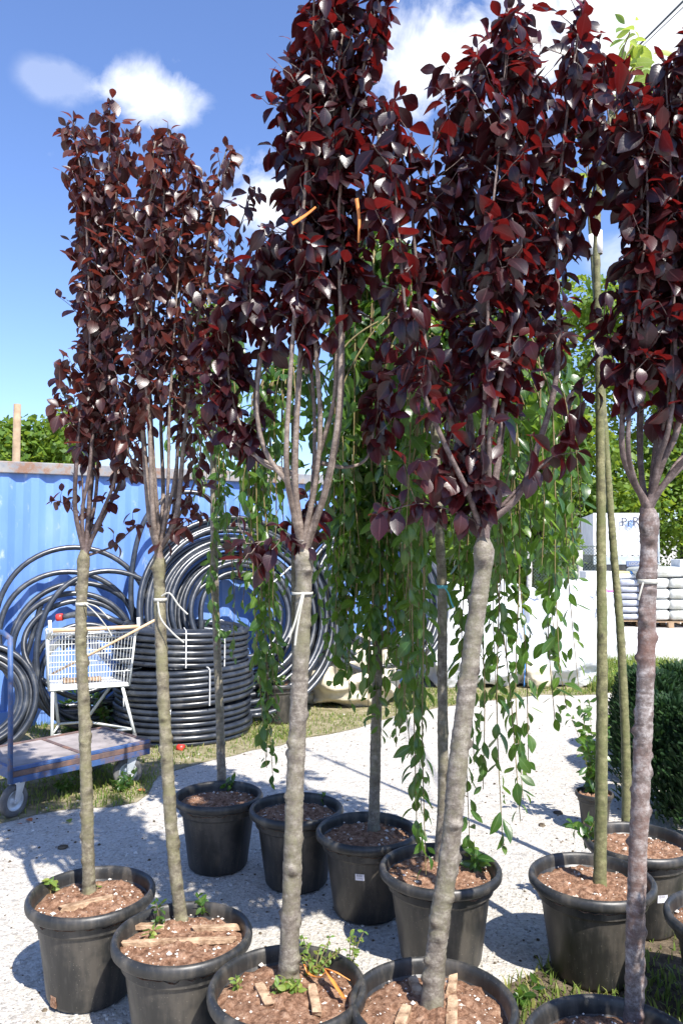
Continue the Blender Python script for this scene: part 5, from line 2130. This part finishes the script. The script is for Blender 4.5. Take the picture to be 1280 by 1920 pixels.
# wooden pole behind the container and the power lines
q = W(31, 860, 13.0)
solo('wooden_pole', MB().tube([(q.x, 13, 0), (q.x, 13, W(28, 758, 13).z)], [.075, .06], 14), M['pole_wood'], 'short wooden pole rising behind the left end of the blue container', 'pole', (q.x, 13, 0), None, True)
for (a, b, r, lab) in [((1200, 82), (1310, -28), .012, 'thick dark power cable crossing the upper right corner'), ((1215, 75), (1310, -15), .005, 'thin wire below the thick power cable')]:
    A, B = W(*a, 9.0), W(*b, 7.0)
    D = (B - A)
    solo('power_cable', MB().tube([A - D * 2.5, A, B, B + D * 2.5], r, 6), M['wire'], lab, 'cable', A)


# ------------------------------------------------------------------ background trees
def far_tree(label, x, y, h, w, seed, dens=5200, leaf=.20, trunk_h=.3, squash=1.0, mat='far_leaf', name='broadleaf_tree', group='trees beyond the yard'):
    root = thing(name, (x, y, 0), label, 'tree', group)
    rs = np.random.default_rng(seed)
    mb = MB()
    th = h * .62
    mb.tube(spline([(x, y, -.1), (x + .1 * w * .2, y, th * .4), (x - .03 * w, y, th)], .4), [.03 * h * (1 - .7 * k / 20) for k in range(len(spline([(x, y, -.1), (x + .1 * w * .2, y, th * .4), (x - .03 * w, y, th)], .4)))], 9)
    part('trunk', mb, M['far_trunk'], root, True)
    lv = Leaves()
    z0 = h * trunk_h
    clumps = []
    for i in range(46):
        u, v_ = rs.uniform(0, 1), rs.uniform(0, 2 * math.pi)
        zz = z0 + (h - z0) * rs.uniform(.05, .93)
        t = (zz - z0) / (h - z0)
        rmax = w / 2 * (math.sin(math.pi * min(1, .18 + .80 * t)) ** .7) * rs.uniform(.55, 1.0)
        q = math.sqrt(rs.uniform(.15, 1)) * rmax
        clumps.append((x + q * math.cos(v_), y + q * math.sin(v_) * squash, zz, w * rs.uniform(.10, .19)))
    bmb = MB()
    for (cx, cy, cz, cr) in clumps[:14]:
        P = spline([(x, y, min(th, cz * .7)), ((x + cx) / 2, (y + cy) / 2, cz * .85), (cx, cy, cz)], .5)
        bmb.tube(P, [.008 * h * (1 - .8 * k / len(P)) for k in range(len(P))], 5, False)
    part('limbs', bmb, M['far_trunk'], root, True)
    per = dens // len(clumps)
    for (cx, cy, cz, cr) in clumps:
        for j in range(per):
            d = rs.normal(0, 1, 3)
            d /= np.linalg.norm(d)
            q = cr * rs.uniform(.45, 1.12) ** .6
            p = np.array([cx, cy, cz]) + d * q * np.array([1.15, 1.15, .8])
            a = d * .6 + np.array([0, 0, -.35]) + rs.normal(0, .5, 3)
            n = d * .7 + np.array([0, 0, .6]) + rs.normal(0, .45, 3)
            lv.put(p, a, n, leaf * rs.uniform(.55, 1.2), 0)
    Mx, P = lv.mats()
    joined_leaves('crown', Mx, P, np.array(lv.k), FL, M[mat], root)
    return root


for (px_, ytop, dist, w, lab, seed, dn) in [(1125, 520, 43, 10.0, 'bright green tree with rounded top behind the two thin trunks', 81, 9000),
                                            (1270, 570, 44, 9.5, 'tall green tree behind the lorry at the right edge', 82, 8000),
                                            (985, 590, 44, 9, 'green tree behind the widest weeping tree', 83, 8000),
                                            (850, 660, 46, 9, 'green tree seen between weeping strands, left of the others', 84, 6500),
                                            (1420, 540, 48, 11, 'green tree filling the gap beyond the right edge', 85, 4500),
                                            (765, 700, 47, 6.5, 'lower tree glimpsed beside the dense weeping tree', 86, 5500)]:
    q = W(px_, ytop, dist)
    far_tree(lab, q.x, dist, q.z, w, seed, dn, .34, .10)
for (px_, ytop, dist, w, lab, seed) in [(25, 775, 26, 3.4, 'green tree behind the wooden pole at far left', 91), (95, 750, 27, 3.6, 'green tree above the container, right of the wooden pole', 92), (-70, 790, 28, 4, 'green tree at the left edge above the container', 93)]:
    q = W(px_, ytop, dist)
    far_tree(lab, q.x, dist, q.z, w, seed, 5200, .20, .2)
# shaded shrubs behind the fence
for (px_, ytop, dist, w, lab, seed) in [(1010, 900, 23.0, 2.4, 'dark shaded bush behind the fence, left', 95), (1080, 880, 40, 4.6, 'dark shaded bush behind the fence, right', 96), (1180, 870, 42, 5.0, 'dark bush behind the lorry', 97), (1290, 870, 42, 5.5, 'dark bush at right edge behind the lorry', 98),
                                        (905, 900, 24, 3.2, 'dark bush behind the white bags', 99), (800, 920, 25, 3.0, 'dark bush beyond the container corner', 100)]:
    q = W(px_, ytop, dist)
    far_tree(lab, q.x, dist, q.z, w, seed, 3600, .20, .0, name='shrub', group='shrubs behind the fence')


# ------------------------------------------------------------------ conifers at the right
def conifer(label, x, y, w, h, seed, n=5200, group='dark conifers at the right edge', up=1.0):
    root = thing('conifer_bush', (x, y, 0), label, 'conifer', group)
    rs = np.random.default_rng(seed)
    part('stem', MB().tube([(x, y, 0), (x, y, h * .7)], [.02, .008], 8), M['far_trunk'], root, True)
    lv = Leaves()
    for i in range(n):
        v_ = rs.uniform(0, 6.283)
        t = rs.uniform(0.0, 1) ** .9
        lob = 1 + .22 * noise.noise(Vector((math.cos(v_) * 1.6 + seed, math.sin(v_) * 1.6, t * 4)))
        q = w / 2 * (1 - .55 * t ** 2.2) * lob * rs.uniform(.6, 1.05)
        p = np.array([x + q * math.cos(v_), y + q * math.sin(v_), h * t * .95 + .03])
        o = np.array([math.cos(v_), math.sin(v_), 0])
        a = o * .7 + np.array([0, 0, .8 * up]) + rs.normal(0, .3, 3)
        nn = o + rs.normal(0, .5, 3)
        lv.put(p, a, nn, rs.uniform(.03, .07), 0)
    Mx, P = lv.mats()
    arr = [(FL[0][0] * np.array([.35, 1, 1]), FL[0][1], FL[0][2])]
    joined_leaves('needles', Mx, P, np.array(lv.k), arr, M['conifer'], root)
    return root


for (px_, py_, w, h, lab, s) in [(1262, 1528, .62, .74, 'dark green conifer bush nearest behind the right pots', 1), (1225, 1462, .60, .78, 'dark green conifer bush behind the leaning young tree', 2),
                                 (1292, 1445, .7, .80, 'dark green conifer bush at the right edge, farther back', 3), (1200, 1420, .5, .72, 'small dark conifer farthest back beside the leafy shrub', 4),
                                 (1345, 1560, .6, .78, 'dark green conifer bush cut by the right edge', 5)]:
    c = on_plane(px_, py_, 0)
    conifer(lab, c.x, c.y, w, h, 200 + s)
# unseen conifer added outside the frame to cast shade on the silvery trunk's foot
conifer('unseen conifer bush added to shade the foot of the silvery trunk', 1.25, 1.60, .72, 1.5, 260, 3800, None)

deal_leaves(300)
print('objects', len(bpy.data.objects))
